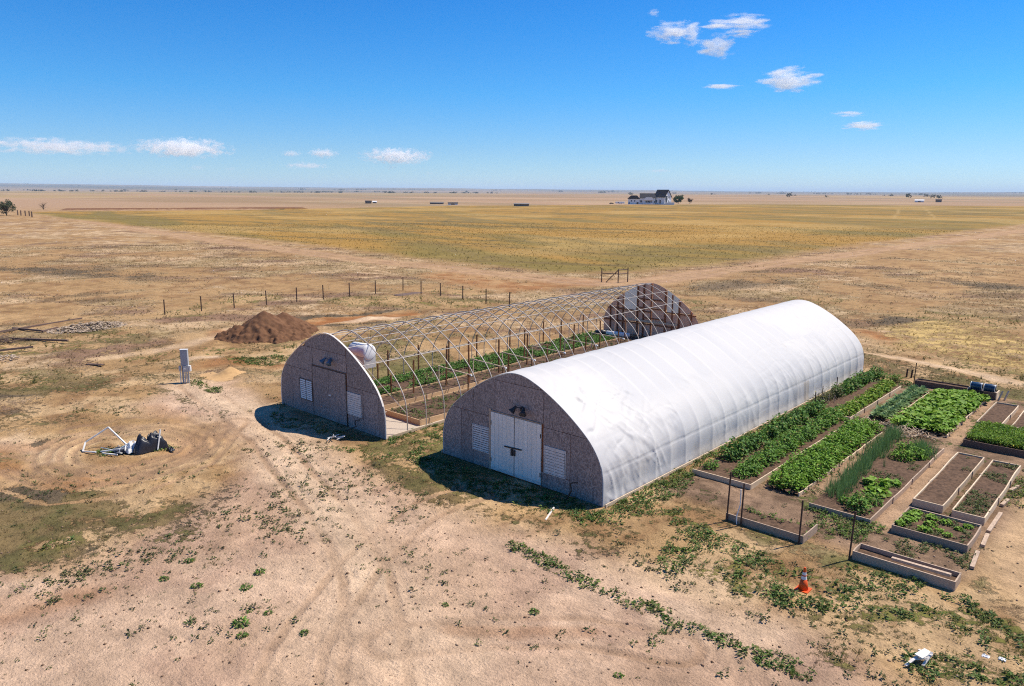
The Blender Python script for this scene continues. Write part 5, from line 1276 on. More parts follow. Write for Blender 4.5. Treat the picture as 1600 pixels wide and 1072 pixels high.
for xx, sd in ((14.75, 'leftmost'), (15.35, 'second'), (15.95, 'third'), (16.55, 'rightmost')):
    plant_row('squash_plant', '# broad leaved plant from the front in the %s row of the wide rear bed' % sd, 'plant', 'broad leaved plants of the wide rear bed', let, row(xx, 19.35 + 0.1 * xx - 1.5, xx, 28.0, 0.62, .8, 1.2, .14))
plant_row('bushy_plant', '# round dark bush from the front end of the onion bed', 'plant', 'front bushes of the onion bed', bus, [(16.75, 6.25, 1.0), (16.6, 6.9, .9), (17.0, 7.2, .75), (16.2, 6.6, .7)])
plant_row('rhubarb', '# broad leaved plant from the front halfway along the onion bed', 'plant', 'broad leaved plants of the onion bed', let, [(16.75, 8.4, .85), (16.5, 9.3, .9), (16.9, 9.9, .7)])
plant_row('bushy_plant', '# bright clump from the front at the rear end of the onion bed', 'plant', 'rear clumps of the onion bed', pot, [(16.3, 13.6, 1.0), (16.8, 14.2, .95), (16.2, 14.7, 1.0), (16.75, 15.1, .9)])
sq = row(18.45, 5.7, 18.5, 7.2, .38, .35, .6, .08) + [(19.2, 5.8, .4), (19.25, 6.4, .45), (19.1, 7.1, .4), (19.6, 7.0, .38), (19.9, 5.9, .3), (20.1, 6.7, .3), (20.3, 7.15, .3), (19.6, 6.1, .3)]
plant_row('young_squash', '# young squash plant in the short wide bed, counted from its left side', 'plant', 'young squash plants', let, sq)
for o in list(col.objects):
    if o.name.startswith('young_squash'): o.location.z = 0.2
tom = [bush_mesh('dry_tomato_plant', 460 + k, 0.36, 0.75, 90, 0.09, [(0.13, 0.13, 0.06), (0.09, 0.12, 0.05), (0.19, 0.16, 0.09)], 0.3, 0.1) for k in range(2)]
plant_row('dry_tomato_plant', '# dull drying tomato plant from the front among the grey garden stakes', 'plant', 'drying tomato plants', tom, row(10.2, 19.2, 10.3, 22.4, 0.5))

def stuff(name, me, label, cat):
    o = link(name, me); tag(o, label, cat, kind='stuff'); return o
# onions: tall spikes
rg = np.random.default_rng(50)
n = 420
ty = rg.random(n); xx = 15.62 - 0.62 * ty + rg.normal(size=n) * 0.2; yy = 6.6 + 11.0 * ty
me = blades('onion_row', xx, yy, np.full(n, 0.1), rg, 8, np.full(n, 0.62), 0.012, 0.55, ON)
stuff('onion_row', me, 'tall spiky blue green onion row in the onion bed', 'onions')
xx = 16.75 + rg.normal(size=150) * 0.22; yy = 15.0 + rg.normal(size=150) * 0.5
stuff('leek_clump', blades('leek_clump', xx, yy, np.full(150, 0.1), rg, 8, np.full(150, 0.6), 0.012, 0.5, ON), 'second spiky onion clump at the rear right of the onion bed', 'onions')
n = 2300
xx = 17.95 + 3.6 * rg.random(n); yy = 18.4 + 3.3 * rg.random(n); k = 7
hh_ = 0.22 + 0.42 * vnoise(xx * 1.9, yy * 1.9, 4) * vnoise(xx * .7, yy * .7, 5); m = n * k
bx = np.repeat(xx, k) + rg.normal(size=m) * .07; by = np.clip(np.repeat(yy, k) + rg.normal(size=m) * .07, 18.25, 21.7); th = rg.random(m) * 6.28
v, t = leaf_tris(np.stack([bx, by, 0.2 + np.repeat(hh_, k) * (.3 + .7 * rg.random(m))], 1), np.stack([np.cos(th), np.sin(th), .5 * rg.normal(size=m) + .2], 1), np.stack([.5 * rg.normal(size=m), .5 * rg.normal(size=m), np.ones(m)], 1), .08 + .10 * rg.random(m), .025 + .04 * rg.random(m))
me = np_mesh('carrot_tops', v, t, M['leaf'], rep_tint(np.repeat(vary(rg, MG + YG + [(0.12, 0.20, 0.04)], n, .25), k, 0), 4))
stuff('carrot_tops', me, 'feathery green carrot tops filling the dark edged bed', 'carrots')
n = 70
xx = 19.9 + 1.3 * rg.random(n); yy = 18.35 + 0.5 * rg.random(n)
d_ = rg.normal(size=(n, 3)) * np.array([1, 1, .4])
v, t = leaf_tris(np.stack([xx, yy, np.full(n, .42)], 1), d_, np.tile([[0, 0, 1.0]], (n, 1)), np.full(n, .12), np.full(n, .1))
stuff('yellow_flowers', np_mesh('yellow_flowers', v, t, M['leaf'], rep_tint(vary(rg, [(0.55, 0.42, 0.02), (0.45, 0.38, 0.03)], n), 4)), 'yellow flowers at the front right of the carrot bed', 'flowers')
# low crop under the bare frame, and weeds in the other beds
n = 5200
xx = -12.85 + 3.2 * rg.random(n); yy = 2.4 + 27.6 * rg.random(n)
k_ = vnoise(xx * .9, yy * .5, 6) * vnoise(xx * 2.3, yy * 2.3, 8) > 0.16
xx, yy = xx[k_], yy[k_]
th = rg.random(len(xx) * 3) * 6.28
bx = np.repeat(xx, 3) + rg.normal(size=len(xx) * 3) * .06; by = np.repeat(yy, 3) + rg.normal(size=len(xx) * 3) * .06
m_ = len(bx)
v, t = leaf_tris(np.stack([bx, by, 0.2 + 0.16 * rg.random(m_)], 1), np.stack([np.cos(th), np.sin(th), .3 * rg.normal(size=m_)], 1), np.stack([.4 * rg.normal(size=m_), .4 * rg.normal(size=m_), np.ones(m_)], 1), .10 + .09 * rg.random(m_), .08 + .04 * rg.random(m_))
stuff('frame_crop', np_mesh('frame_crop', v, t, M['leaf'], rep_tint(vary(rg, DG, m_, .35), 4)), 'low green crop in the far left bed under the bare frame', 'crop')
def bed_weeds(name, x0, x1, y0, y1, z, n, h, cols, label, thr=0.45, seed=0):
    rg = np.random.default_rng(seed + 900)
    xx = x0 + (x1 - x0) * rg.random(n); yy = y0 + (y1 - y0) * rg.random(n)
    k = vnoise(xx * 1.1 + seed, yy * 1.1, 6) > thr
    xx, yy = xx[k], yy[k]; m = len(xx)
    th = rg.random(m * 7) * 6.28; bx = np.repeat(xx, 7) + rg.normal(size=m * 7) * .04; by = np.repeat(yy, 7) + rg.normal(size=m * 7) * .04; mm = m * 7
    v, t = leaf_tris(np.stack([bx, by, z + h * rg.random(mm)], 1), np.stack([np.cos(th), np.sin(th), .5 * rg.normal(size=mm) + .2], 1), np.stack([.4 * rg.normal(size=mm), .4 * rg.normal(size=mm), np.ones(mm)], 1), .05 + .08 * rg.random(mm), .03 + .04 * rg.random(mm))
    stuff(name, np_mesh(name, v, t, M['leaf'], rep_tint(vary(rg, cols, mm), 4)), label, 'weeds')
OL = [(0.10, 0.13, 0.04), (0.075, 0.115, 0.03), (0.14, 0.15, 0.05)]
bed_weeds('bed_weeds', -6.8, -4.1, 2.3, 30, 0.23, 1500, .12, DG + OL, 'low weeds in the open right bed of the bare frame', 0.42, 1)
bed_weeds('bed_weeds', -9.35, -7.7, 3, 30, 0.23, 420, .12, OL, 'sparse weeds in the middle brown bed of the bare frame', 0.55, 2)
bed_weeds('bed_weeds', 19.6, 20.5, 8.5, 15.8, 0.21, 300, .08, OL, 'sparse weeds in the rightmost narrow bed', 0.42, 3)
bed_weeds('bed_weeds', 18.2, 19.1, 13.5, 15.9, 0.21, 40, .07, OL, 'few weeds at the rear end of the bare soil bed', 0.5, 4)
bed_weeds('bed_weeds', 18.3, 20.5, 5.5, 7.4, 0.21, 150, .06, OL, 'small weeds between the young squash plants', 0.4, 5)
bed_weeds('bed_weeds', 13.4, 16.1, 2.4, 3.6, 0.06, 130, .12, OL + MG[:1], 'weeds in the open bed behind the three posts', 0.5, 6)
bed_weeds('bed_weeds', 15.9, 17.3, 9.5, 13.3, 0.12, 170, .1, OL, 'weeds on the bare middle of the onion bed', 0.45, 7)
bed_weeds('bed_weeds', 12.4, 18.0, 3.7, 5.6, -0.01, 700, .12, OL + MG[:1], 'weeds on the trodden soil before the front beds', 0.48, 9)
bed_weeds('bed_weeds', 14.4, 15.1, 6, 17.5, -0.01, 160, .1, OL, 'weeds on the path left of the onion bed', 0.5, 10)
bed_weeds('bed_weeds', 17.5, 20.9, 3.1, 5.2, -0.01, 260, .1, OL, 'weeds between the trough bed and the squash bed', 0.5, 11)
bed_weeds('bed_weeds', 9.3, 10.1, 0.5, 30, -0.01, 900, .14, OL + YG[:1], 'yellow green grass along the foot of the greenhouse film', 0.35, 12)
bed_weeds('bed_weeds', 20.7, 22.5, 11, 17.5, -0.01, 420, .14, OL + YG[:1], 'green weeds beside the short planks at the right edge', 0.4, 13)
bed_weeds('bed_weeds', 12.5, 14.6, 17.5, 19.6, -0.01, 160, .12, OL, 'weeds among the dry stalks between the beds', 0.5, 14)
bed_weeds('bed_weeds', 10.0, 12.4, 6, 17, 0.13, 160, .1, OL, 'weeds between the pepper rows', 0.5, 8)

# ------------------------------------------------------------------ wild cover of the yard and pasture
def fan_points(rg, n, r0, r1, half=40):
    a = math.atan2(0.728, -0.656) + np.radians((rg.random(n) * 2 - 1) * half)
    r = np.sqrt(r0 ** 2 + (r1 ** 2 - r0 ** 2) * rg.random(n))
    return 25 + r * np.cos(a), -23 + r * np.sin(a)
def free_spot(x, y, d):
    inbed = np.zeros(len(x), bool)
    for x0, x1, y0, y1 in ((9.9, 14.5, 5.6, 28.2), (15.1, 17.5, 5.4, 28.2), (17.6, 20.7, 5.3, 30.3), (17.8, 21, 2.15, 3.05), (12.7, 17.4, 28.5, 30.3)):
        inbed |= (x > x0) & (x < x1) & (y > y0) & (y < y1)
    pile = (np.hypot(x + 33.5, y - 10.3) < 3.4) | (np.hypot(x - 17.42, y + 0.9) < 0.42)
    return ~(inbed | d['ina'] | d['inb'] | pile)
rg = np.random.default_rng(77)
for nm, cnt, r0, r1, kb, hh, ww, lab in (('short_grass', 70000, 14, 62, 6, 0.085, 0.009, 'short wild grass and weeds over the near yard'), ('pasture_grass', 75000, 55, 190, 4, 0.22, 0.024, 'tufts of dry prairie grass over the pasture'), ('field_grass', 36000, 80, 300, 3, 0.30, 0.05, 'golden stubble and dry grass over the field')):
    x, y = fan_points(rg, cnt, r0, r1)
    d = ground_masks(x, y); c, veg, cov = ground_colours(x, y, d); z = ground_height(x, y, d)
    pn = vnoise(x * 1.3, y * 1.3, 131) * 0.6 + vnoise(x * 4, y * 4, 133) * 0.4
    keep = free_spot(x, y, d) & ((pn < cov * 0.95 - 0.02) & (d['field'] < 0.5) if nm != 'field_grass' else (d['field'] > 0.5) & (pn > 0.4))
    if nm == 'field_grass': veg = c * np.where(rg.random((len(x), 1)) < 0.12, 0.75, 1.05)
    x, y, z, veg, g = x[keep], y[keep], z[keep], veg[keep], d['green'][keep]
    h = hh * (0.5 + 1.0 * rg.random(len(x))) * (0.75 + 0.7 * (g > 0.4))
    vv = veg * np.array([1.0, 1.05, 0.9]) * (0.75 + 0.5 * rg.random((len(x), 1)))
    stuff(nm, blades(nm, x, y, z - 0.01, rg, kb, h, ww, 1.1, np.clip(vv, 0, 1), 0.25), lab, 'grass')
# low broad leaved weeds: thick in the green strips, scattered over the sand
x, y = fan_points(rg, 60000, 15, 58)
d = ground_masks(x, y); z = ground_height(x, y, d)
cl_ = vnoise(x / 2.3, y / 2.3, 141) * vnoise(x / 0.7, y / 0.7, 143)
leftw = sstep(2, -6, x + 0.15 * y)
p_ = np.where(d['green'] > 0.75, 0.95, 0) * (cl_ > 0.04) + np.where(d['green'] > 0.2, d['green'] ** 2 * 0.8 * (cl_ > 0.12), 0.10 * sstep(0.30, 0.5, cl_) * (0.35 + 1.1 * leftw) * d['sand'] + 0.12 * (cl_ > 0.3) * (1 - d['sand'])) + 0.8 * d['speck'] * (0.3 + 0.7 * (vnoise(x / 0.9, y / 0.9, 145) > 0.5)) * (0.3 + 0.7 * vnoise(x / 3, y / 3, 146))
keep = free_spot(x, y, d) & (rg.random(len(x)) < p_)
x, y, z, g, sk = x[keep], y[keep], z[keep], d['green'][keep], d['speck'][keep]
k = 11; m = len(x); mm = m * k
size = np.repeat(0.03 + 0.11 * rg.random(m) ** 3 + 0.06 * (g > 0.6) + 0.07 * sk * rg.random(m), k); th = rg.random(mm) * 6.28; q = np.sqrt(rg.random(mm)) * size * 0.62
bx = np.repeat(x, k) + q * np.cos(th); by = np.repeat(y, k) + q * np.sin(th); bz = np.repeat(z, k) + 0.5 * size * rg.random(mm)
wc = vary(rg, [(0.085, 0.11, 0.032), (0.06, 0.085, 0.028), (0.12, 0.13, 0.045), (0.095, 0.085, 0.042)], m, .2)
wc = np.where((g > 0.6)[:, None], wc * np.array([1.1, 1.45, 0.9]), wc)
v, t = leaf_tris(np.stack([bx, by, bz], 1), np.stack([np.cos(th), np.sin(th), .35 + .4 * rg.normal(size=mm)], 1), np.stack([.4 * rg.normal(size=mm), .4 * rg.normal(size=mm), np.ones(mm)], 1), size * (.5 + .45 * rg.random(mm)), size * (.28 + .25 * rg.random(mm)))
stuff('yard_weeds', np_mesh('yard_weeds', v, t, M['leaf'], np.clip(rep_tint(np.repeat(wc, k, 0) * (0.8 + 0.4 * rg.random((mm, 1))), 4), 0, 1)), 'low dark green weeds scattered over the sandy yard', 'weeds')
# a few bigger tufts that can be told apart on the bare sand
big = [bush_mesh('weed_tuft', 500 + k, 0.24, 0.22, 110, 0.10, MG[:1] + DG + OL, 0.1) for k in range(4)]
for i, (x_, y_, s_) in enumerate(sorted(((6.35, -13.75, 1.2), (6.4, -12.9, .7), (5.9, -13.2, .6), (6.9, -14.0, .8), (4.0, -11.8, .9), (12.25, -12.6, 1.0), (3.35, -13.6, .9), (8.05, -12.75, .7), (12.1, -7.6, .8), (9.9, -9.1, .6), (15.1, -9.9, .8), (1.6, -13.0, .8), (2.2, -14.1, .8), (4.6, -12.6, .9), (15.6, -8.4, .7)), key=lambda q: math.atan2(q[0] - 25, q[1] + 23))):
    o = link('weed_tuft', big[i % 4], None, (x_, y_, -0.04), (0, 0, i)); o.scale = (s_ * .75, s_ * .75, s_ * .7)
    tag(o, '%s lone green weed tuft counted from the left on the bare foreground sand' % ORD[i], 'weed', 'lone weed tufts on the sand')
# crumbs of earth and pebbles
x, y = fan_points(rg, 22000, 14, 55)
d = ground_masks(x, y); z = ground_height(x, y, d)
keep = free_spot(x, y, d) & (rg.random(len(x)) < 0.25 + 0.5 * (d['sand'] > .5) * (vnoise(x / 3, y / 3, 151) > .45))
x, y, z = x[keep], y[keep], z[keep]; m = len(x); s = 0.012 + 0.045 * rg.random(m) ** 3
o8 = np.array([[1, 0, 0], [0, 1, 0], [-1, 0, 0], [0, -1, 0], [0, 0, .8], [0, 0, -.8]])
v = np.stack([x, y, z + s * .2], 1)[:, None, :] + o8[None] * s[:, None, None] * (0.6 + 0.8 * rg.random((m, 6, 1)))
t = (np.arange(m)[:, None, None] * 6 + np.array([[0, 1, 4], [1, 2, 4], [2, 3, 4], [3, 0, 4], [1, 0, 5], [2, 1, 5], [3, 2, 5], [0, 3, 5]])[None]).reshape(-1, 3)
stuff('clods', np_mesh('clods', v.reshape(-1, 3), t, M['clod'], rep_tint(vary(rg, [(0.2, 0.12, 0.075), (0.34, 0.23, 0.155), (0.13, 0.085, 0.055)], m), 6)), 'small clods and pebbles strewn over the sand', 'clods')

# ------------------------------------------------------------------ far things
def zg(x, y): return float(ground_height(np.array([float(x)]), np.array([float(y)]))[0])
hx, hy = -398.0, 653.0
hs = empty('farmhouse', (hx, hy, zg(hx, hy)), 'big white farmhouse with dark roofs far off on the prairie', 'house', rz=R(32))
hs.scale = (1, 1, 1.18)
MB().box(-20.3, -9.0, 0, 10, -0.5, 4.7).build('wall', M['house_wall'], hs)
MB().prism([(-21.0, 4.6), (-8.6, 4.6), (-8.6, 4.9), (-11.5, 7.6), (-17.5, 7.6), (-21.0, 4.9)], -0.8, 10.5).build('roof', M['asphalt_roof'], hs)
MB().box(-8.98, 7.0, 1.0, 12, -0.5, 5.4).build('wall', M['house_wall'], hs)
def gable_roof(x0, x1, y0, y1, ze, zr, t=0.25, axis='x'):
    ym = (y0 + y1) / 2
    prof = [(y0 - .6, ze), (ym, zr), (y1 + .6, ze), (y1 + .6, ze + t), (ym, zr + t), (y0 - .6, ze + t)]
    n_ = 6; vs = [(x0, y, z) for y, z in prof] + [(x1, y, z) for y, z in prof]
    fs = [tuple(range(n_)), tuple(range(2 * n_ - 1, n_ - 1, -1))] + [(i + n_, (i + 1) % n_ + n_, (i + 1) % n_, i) for i in range(n_)]
    return MB().add(vs, fs)
gable_roof(-8.9, 7.5, 1.0, 12, 5.3, 9.2).build('roof', M['asphalt_roof'], hs)
MB().prism([(-4.5, 3.6), (5.2, 3.6), (4.4, 5.6), (3.2, 6.1), (-1.5, 6.1), (-3.6, 5.4)], -1.6, 0.9).build('porch_roof', M['house_wall'], hs)
for x_ in (-4.2, -1.0, 2.0, 4.9):
    MB().box(x_ - .15, x_ + .15, -1.5, -1.2, -0.5, 3.6).build('porch_post', M['house_wall'], hs)
MB().box(-5.0, 5.4, -1.55, -1.4, 0.6, 1.3).build('porch_rail', M['house_wall'], hs)
# main block turned so that its gable end looks to the right
main_rot = (0, 0, R(-41)); mp = (14.5, 3.0, 0)
wv = MB(); wv.add([(-7, -5, -.5), (7, -5, -.5), (7, 5, -.5), (-7, 5, -.5), (-7, -5, 6.3), (7, -5, 6.3), (7, 5, 6.3), (-7, 5, 6.3), (-7, 0, 12.2), (7, 0, 12.2)],
                  [(3, 2, 1, 0), (0, 1, 5, 4), (2, 3, 7, 6), (1, 2, 6, 9, 5), (3, 0, 4, 8, 7), (4, 5, 9, 8), (6, 7, 8, 9)])
mw = wv.build('wall', M['house_wall'], hs, loc=mp, rot=main_rot)
gable_roof(-7.6, 7.7, -5.0, 5.0, 6.0, 12.4).build('roof', M['asphalt_roof'], hs, loc=mp, rot=main_rot)
def hwin(x0, x1, z0, z1, y=-0.03, parent=hs, loc=(0, 0, 0), rot=(0, 0, 0), face='y'):
    if face == 'y': f = MB().box(x0, x1, y - .06, y, z0, z1); p = MB().box(x0 + .12, x1 - .12, y - .09, y - .062, z0 + .12, z1 - .12)
    else: f = MB().box(y, y + .06, x0, x1, z0, z1); p = MB().box(y + .062, y + .09, x0 + .12, x1 - .12, z0 + .12, z1 - .12)
    o = f.build('window', M['house_wall'], parent, loc=loc, rot=rot); p.build('pane', M['glass'], o)
for x0_, x1_, z0_, z1_ in ((-17.6, -16.2, 2.2, 3.7), (-14.3, -12.9, 2.2, 3.7), (-19.8, -18.6, 0.2, 2.0), (-11.8, -9.6, 0.0, 2.2)): hwin(x0_, x1_, z0_, z1_)
for x0_, x1_, z0_, z1_ in ((-8.2, -6.0, 1.6, 3.6), (-2.6, 3.6, 1.5, 3.3), (5.6, 6.8, 1.2, 3.4)): hwin(x0_, x1_, z0_, z1_, 0.97)
for a_, b_, z0_, z1_ in ((-4.3, -0.9, 0.4, 7.6), (0.5, 2.1, 5.4, 7.2), (0.3, 1.5, 1.6, 3.8), (2.4, 3.8, 1.6, 3.4)): hwin(a_, b_, z0_, z1_, 7.01, hs, mp, main_rot, 'x')
for a_, b_, z0_, z1_ in ((-5, -3, 1.5, 4.2), (0, 2.2, 0.8, 4.2)): hwin(a_, b_, z0_, z1_, -5.03, hs, mp, main_rot)
MB().box(17, 26, -6, 0, -0.3, 1.1).box(17, 26, -6.1, -6.0, 1.1, 2.0).build('deck', M['house_wall'], hs)
# yard road by the house
for (x_, y_, w_, dpt, h_, lb, mk) in ((-424, 641, 9, 3, 2.6, 'white trailer parked left of the white farmhouse', 'house_wall'),):
    e = empty('trailer', (x_, y_, zg(x_, y_)), lb, 'trailer', rz=R(30))
    MB().box(-w_ / 2, w_ / 2, -dpt / 2, dpt / 2, 0.7, h_).prism([(-w_ / 2 - .8, .9), (-w_ / 2 - .01, .9), (-w_ / 2 - .01, h_ - .2), (-w_ / 2 - .4, h_ - .5)], -dpt / 2 + .05, dpt / 2 - .05).build('body', M[mk], e)
    for xx in (-1.0, 1.0):
        MB().path([(xx, -dpt / 2 - .02, .4), (xx, -dpt / 2 + .3, .4)], .42, 12).build('wheel', M['black_plastic'], e)
    MB().box(-2.5, -1.2, -dpt / 2 - .03, -dpt / 2 - .005, 1.5, 2.2).build('window', M['glass'], e)
def car(x, y, rz, lb, mat):
    e = empty('parked_car', (x, y, zg(x, y)), lb, 'car', rz=rz)
    MB().prism([(-2.3, .35), (2.3, .35), (2.35, .8), (1.2, .95), (.7, 1.45), (-1.2, 1.5), (-1.9, .98), (-2.35, .9)], -.85, .85).build('body', mat, e)
    MB().prism([(1.05, .97), (.65, 1.4), (-1.1, 1.44), (-1.65, 1.0)], -.87, .87).build('window', M['glass'], e)
    for xx in (-1.4, 1.4):
        for yy in (-.88, .7): MB().path([(xx, yy, .34), (xx, yy + .18, .34)], .34, 12).build('wheel', M['black_plastic'], e)
car(-397, 700, R(25), 'white car parked before the round tree by the farmhouse', M['house_wall'])
car(-432, 637, R(40), 'dark car parked beside the white trailer near the farmhouse', M['dark_metal'])

def tree(name, label, x, y, h, w, n, leaf, cols, seed, bare=False, group=None):
    rg = np.random.default_rng(seed); rd = random.Random(seed)
    e = empty(name, (x, y, zg(x, y) - 0.1), label, 'tree', group)
    mb = MB(); mb.path([(0, 0, -.3), (0.05 * h * .3, 0, h * .3), (0, .1, h * .6)], [h * .035, h * .026, h * .014], 8)
    tips = []
    for k in range(11 if not bare else 26):
        a = rd.uniform(0, 6.28); z0 = h * rd.uniform(.05 if bare else .1, .45); l_ = w * rd.uniform(.3, .5) * (1.1 if bare else 1)
        tip = (l_ * math.cos(a), l_ * math.sin(a), z0 + h * rd.uniform(.2, .5)); tips.append(tip)
        mb.path([(0, 0, z0), (tip[0] * .45, tip[1] * .45, z0 + (tip[2] - z0) * .6), tip], [h * .014, h * .01, h * .004], 5)
    mb.build('trunk', M['bark'], e)
    if not bare:
        cs = [np.array(t) for t in tips] + [np.array([rd.uniform(-.3, .3) * w, rd.uniform(-.3, .3) * w, h * rd.uniform(.2, .85)]) for _ in range(16)]
        ci = rg.integers(0, len(cs), n); c = np.array(cs)[ci]
        u = rg.normal(size=(n, 3)); u /= np.linalg.norm(u, axis=1, keepdims=True)
        p = c + u * (w * 0.17) * rg.random((n, 1)) ** .4 * np.array([1, 1, .8]); p[:, 2] = np.clip(p[:, 2], h * .05, h)
        ln = leaf * (.6 + .8 * rg.random(n)); dd = rg.normal(size=(n, 3))
        v, t = leaf_tris(p, dd, rg.normal(size=(n, 3)), ln, ln * .7)
        link('crown', np_mesh('crown', v, t, M['leaf'], rep_tint(vary(rg, cols, n, .3), 4)), e)
    return e
tree('tree', 'round grey green tree standing alone at the far left edge', -387.5, 83.5, 8.0, 7.0, 1700, 0.5, [(0.10, 0.115, 0.06), (0.07, 0.09, 0.045), (0.14, 0.15, 0.085)], 601)
tree('bare_shrub', 'bare leafless shrub at the end of the brown earth bank', -497.9, 131.7, 5.5, 6, 0, 0, None, 602, True)
tree('tree', 'round dark green tree right of the white farmhouse', -403.0, 722, 9.5, 10.5, 1800, 0.8, [(0.03, 0.085, 0.03), (0.045, 0.11, 0.035), (0.02, 0.055, 0.02)], 603)
tree('small_tree', 'small reddish tree farthest right of the farmhouse', -396, 735, 7, 5.5, 600, 0.6, [(0.07, 0.05, 0.04), (0.05, 0.045, 0.035), (0.09, 0.06, 0.045)], 604)
for (x_, y_), od in zip(((-389.1, 88.5), (-383.3, 88.2), (-377.2, 88.3), (-371.5, 88.3), (-362.8, 86.8), (-357.4, 85.3)), ('first', 'second', 'third', 'fourth', 'fifth', 'sixth')):
    e = MB().beam((0, 0, -.3), (0.05, 0, 2.4), 0.4, 0.4).build('fence_post', M['dark_wood'], None, loc=(x_, y_, zg(x_, y_)))
    tag(e, od + ' thick dark post of the row right of the lone left tree', 'post', 'post row by the lone tree')
def shed(x, y, w, dpt, h, rz, lb, wall, roof):
    e = empty('barn', (x, y, zg(x, y)), lb, 'barn', rz=rz)
    MB().box(-w / 2, w / 2, -dpt / 2, dpt / 2, -.3, h * .68).build('wall', wall, e)
    gable_roof(-w / 2 - .3, w / 2 + .3, -dpt / 2, dpt / 2, h * .66, h).build('roof', roof, e)
    MB().box(-1.6, 1.6, -dpt / 2 - .06, -dpt / 2 - .003, 0, h * .5).build('door', M['far_shed'], e)
far_b = [(-585, 442, 6, 5, 2.6, 'dark barn with pale annex far off left of centre', 'far_shed', 'asphalt_roof'), (-597, 459, 4, 4, 2.0, 'small white shed beside the dark barn left of centre', 'house_wall', 'house_wall'),
         (-523, 476, 13, 6, 1.9, 'long low brown barn far off near the centre', 'far_shed', 'far_shed'), (-489, 465, 9, 5, 2.0, 'pale grey shed far off right of the long brown barn', 'house_wall', 'asphalt_roof'),
         (-412, 473, 13, 6, 2.4, 'long dark low barn nearest the farmhouse on its left', 'far_shed', 'far_shed'),
         (-287, 1214, 12, 7, 3.6, 'white barn far off at the right beyond the golden field', 'house_wall', 'house_wall'), (-270, 1250, 8, 6, 4.2, 'dark barn right of the white one beyond the golden field', 'far_shed', 'asphalt_roof')]
for x_, y_, w_, d__, h_, lb, wm, rm in far_b:
    shed(x_, y_, w_, d__, h_, math.atan2(-(x_ - 25), y_ + 23), lb, M[wm], M[rm])
# distant shelterbelts and farm groves, only a few pixels high
def far_trees():
    rg = np.random.default_rng(88); V = []; T = []; C = []; off = 0
    def grove(cx, cy, n, spread_a, spread_r, h):
        nonlocal off
        r0 = math.hypot(cx - 25, cy + 23); a0 = math.atan2(cy + 23, cx - 25)
        for _ in range(n):
            a = a0 + rg.normal() * spread_a; r = r0 + rg.normal() * spread_r
            x, y = 25 + r * math.cos(a), -23 + r * math.sin(a); z = zg(x, y); hh = h * (0.6 + 0.7 * rg.random())
            m = 26
            p = np.array([x, y, z + hh * .55]) + rg.normal(size=(m, 3)) * hh * np.array([.42, .42, .24])
            v, t = leaf_tris(p, rg.normal(size=(m, 3)), rg.normal(size=(m, 3)), np.full(m, hh * .5), np.full(m, hh * .4))
            V.append(v); T.append(t + off); off += len(v); C.append(rep_tint(vary(rg, [(0.05, 0.06, 0.035), (0.035, 0.045, 0.03), (0.07, 0.07, 0.045)], m), 4))
    for i in range(34):
        a = R(166.5 - i * 1.0) + rg.normal() * .004; r = rg.choice([4600, 5400, 6800]) * (1 + .05 * rg.normal())
        grove(25 + r * math.cos(a), -23 + r * math.sin(a), int(rg.integers(3, 11)), 0.0035, 60, 8)
    for i in range(40):
        a = R(97 + 70 * rg.random()); r = 7000 * (1 + 1.6 * rg.random())
        grove(25 + r * math.cos(a), -23 + r * math.sin(a), int(rg.integers(2, 12)), 0.004, 90, 11)
    for i in range(12):
        a = R(97 + 30 * rg.random()); r = 2300 * (1 + 1.2 * rg.random())
        grove(25 + r * math.cos(a), -23 + r * math.sin(a), int(rg.integers(1, 4)), 0.003, 30, 8)
    me = np_mesh('far_trees', np.concatenate(V), np.concatenate(T), M['leaf'], np.concatenate(C))
    stuff('far_trees', me, 'distant dark groves and shelterbelts strung along the horizon', 'far trees')
far_trees()

# ------------------------------------------------------------------ clouds: real vapour, miles off and high above the haze
def cloud_mat(name, dens, wob, thr, scale, stretch):
    m, n, l, b = new_mat(name)
    n.remove(b)
    t = n.new('ShaderNodeTexCoord'); oi = n.new('ShaderNodeObjectInfo')
    ln = n.new('ShaderNodeVectorMath'); ln.operation = 'LENGTH'; l.new(t.outputs['Object'], ln.inputs[0])
    mp = n.new('ShaderNodeMapping'); mp.inputs['Scale'].default_value = stretch; l.new(t.outputs['Object'], mp.inputs[0])
    nz = n.new('ShaderNodeTexNoise'); nz.noise_dimensions = '4D'; nz.inputs['Scale'].default_value = scale; nz.inputs['Detail'].default_value = 5; nz.inputs['Roughness'].default_value = 0.6
    l.new(mp.outputs[0], nz.inputs['Vector']); l.new(math_(n, l, 'MULTIPLY', oi.outputs['Random'], 60.0), nz.inputs['W'])
    body = math_(n, l, 'SUBTRACT', 1.0, ln.outputs['Value'])
    q = math_(n, l, 'ADD', math_(n, l, 'MULTIPLY', body, 0.8), math_(n, l, 'MULTIPLY', math_(n, l, 'SUBTRACT', nz.outputs[0], 0.5), wob))
    dn = remap(n, l, q, thr, thr + 0.3, 0.0, dens)
    v = n.new('ShaderNodeVolumePrincipled'); v.inputs['Color'].default_value = (1, 1, 1, 1); v.inputs['Anisotropy'].default_value = 0.0
    l.new(dn, v.inputs['Density']); l.new(v.outputs[0], n['Material Output'].inputs['Volume'])
    return m
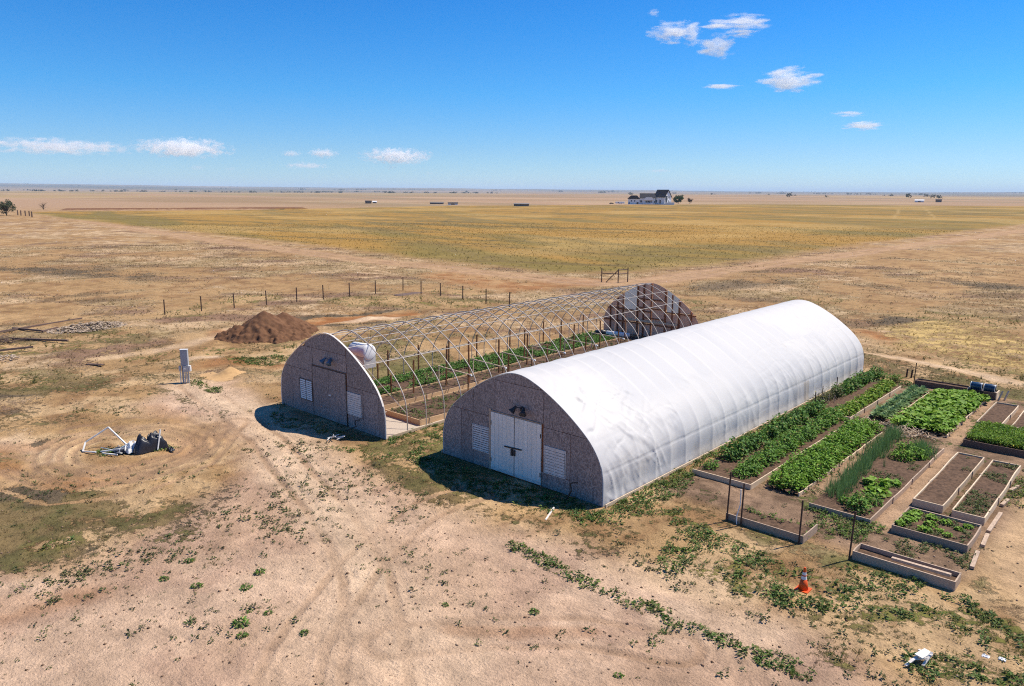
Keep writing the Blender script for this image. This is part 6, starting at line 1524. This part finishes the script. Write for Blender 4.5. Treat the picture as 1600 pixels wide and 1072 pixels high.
CM = [cloud_mat('cumulus_vapour', 0.0048, 3.2, 0.28, 1.9, (3.6, 2.6, 1.3)), cloud_mat('thin_vapour', 0.0016, 3.2, 0.28, 1.7, (4.0, 2.6, 1.2)), cloud_mat('wispy_vapour', 0.007, 2.6, 0.28, 1.8, (0.9, 0.9, 1.3))]
bm = bmesh.new(); bmesh.ops.create_icosphere(bm, subdivisions=3, radius=1.0)
cms = []
for k in range(3):
    me = bpy.data.meshes.new('cloud'); bm.to_mesh(me); me.materials.append(CM[k]); cms.append(me)
bm.free()
CL = ['long thin cloud bank at the far left above the horizon', 'widest bright cumulus left of the two small clouds', 'small pale cloud left of the bright oval one', 'bright oval cloud between the small pale one and the ragged one', 'ragged flat topped cloud nearest the centre of the sky',
      'small tail of cloud hanging under the ragged one', 'tiny pale cloud under the right end of the widest cumulus', 'tiny pale cloud right of the other tiny one, low over the horizon', 'thin low streak under the bright oval cloud', 'tiny puff right of the ragged cloud',
      'thin low streak above the farmhouse', 'cloud fragment cut by the left picture edge', 'tiny wisp highest in the sky, left end of the wispy group', 'curled left part of the high wispy group', 'middle part of the high wispy group', 'long upper streak of the high wispy group',
      'brightest lower puff of the high wispy group', 'thin tail at the right of the high wispy group', 'torn white cloud below the high wispy group', 'thin streak left of the torn white cloud', 'upper one of two small streaks at the right', 'lower one of two small streaks at the right']
for (c, rw, rh, kind), lb in zip(CLOUDS, CL):
    a = math.atan2(-(c[0] - 25), c[1] + 23)
    o = link('cloud', cms[kind], None, c, (0, 0, a))
    o.scale = (rw * 1.1, rw * 0.7, rh * 1.2)
    tag(o, lb, 'cloud')

# ------------------------------------------------------------------ air
hb = MB().box(-48500, 48500, -48500, 48500, -6.0, 240.0).build('haze', None)
hm_, n_, l_, b_ = new_mat('clear_air'); n_.remove(b_)
vp = n_.new('ShaderNodeVolumePrincipled'); vp.inputs['Color'].default_value = (0.62, 0.80, 1.0, 1); vp.inputs['Density'].default_value = 4.5e-5
l_.new(vp.outputs[0], n_['Material Output'].inputs['Volume'])
hb.data.materials.append(hm_)
tag(hb, 'thin pale haze lying over the whole plain', 'haze', kind='stuff')
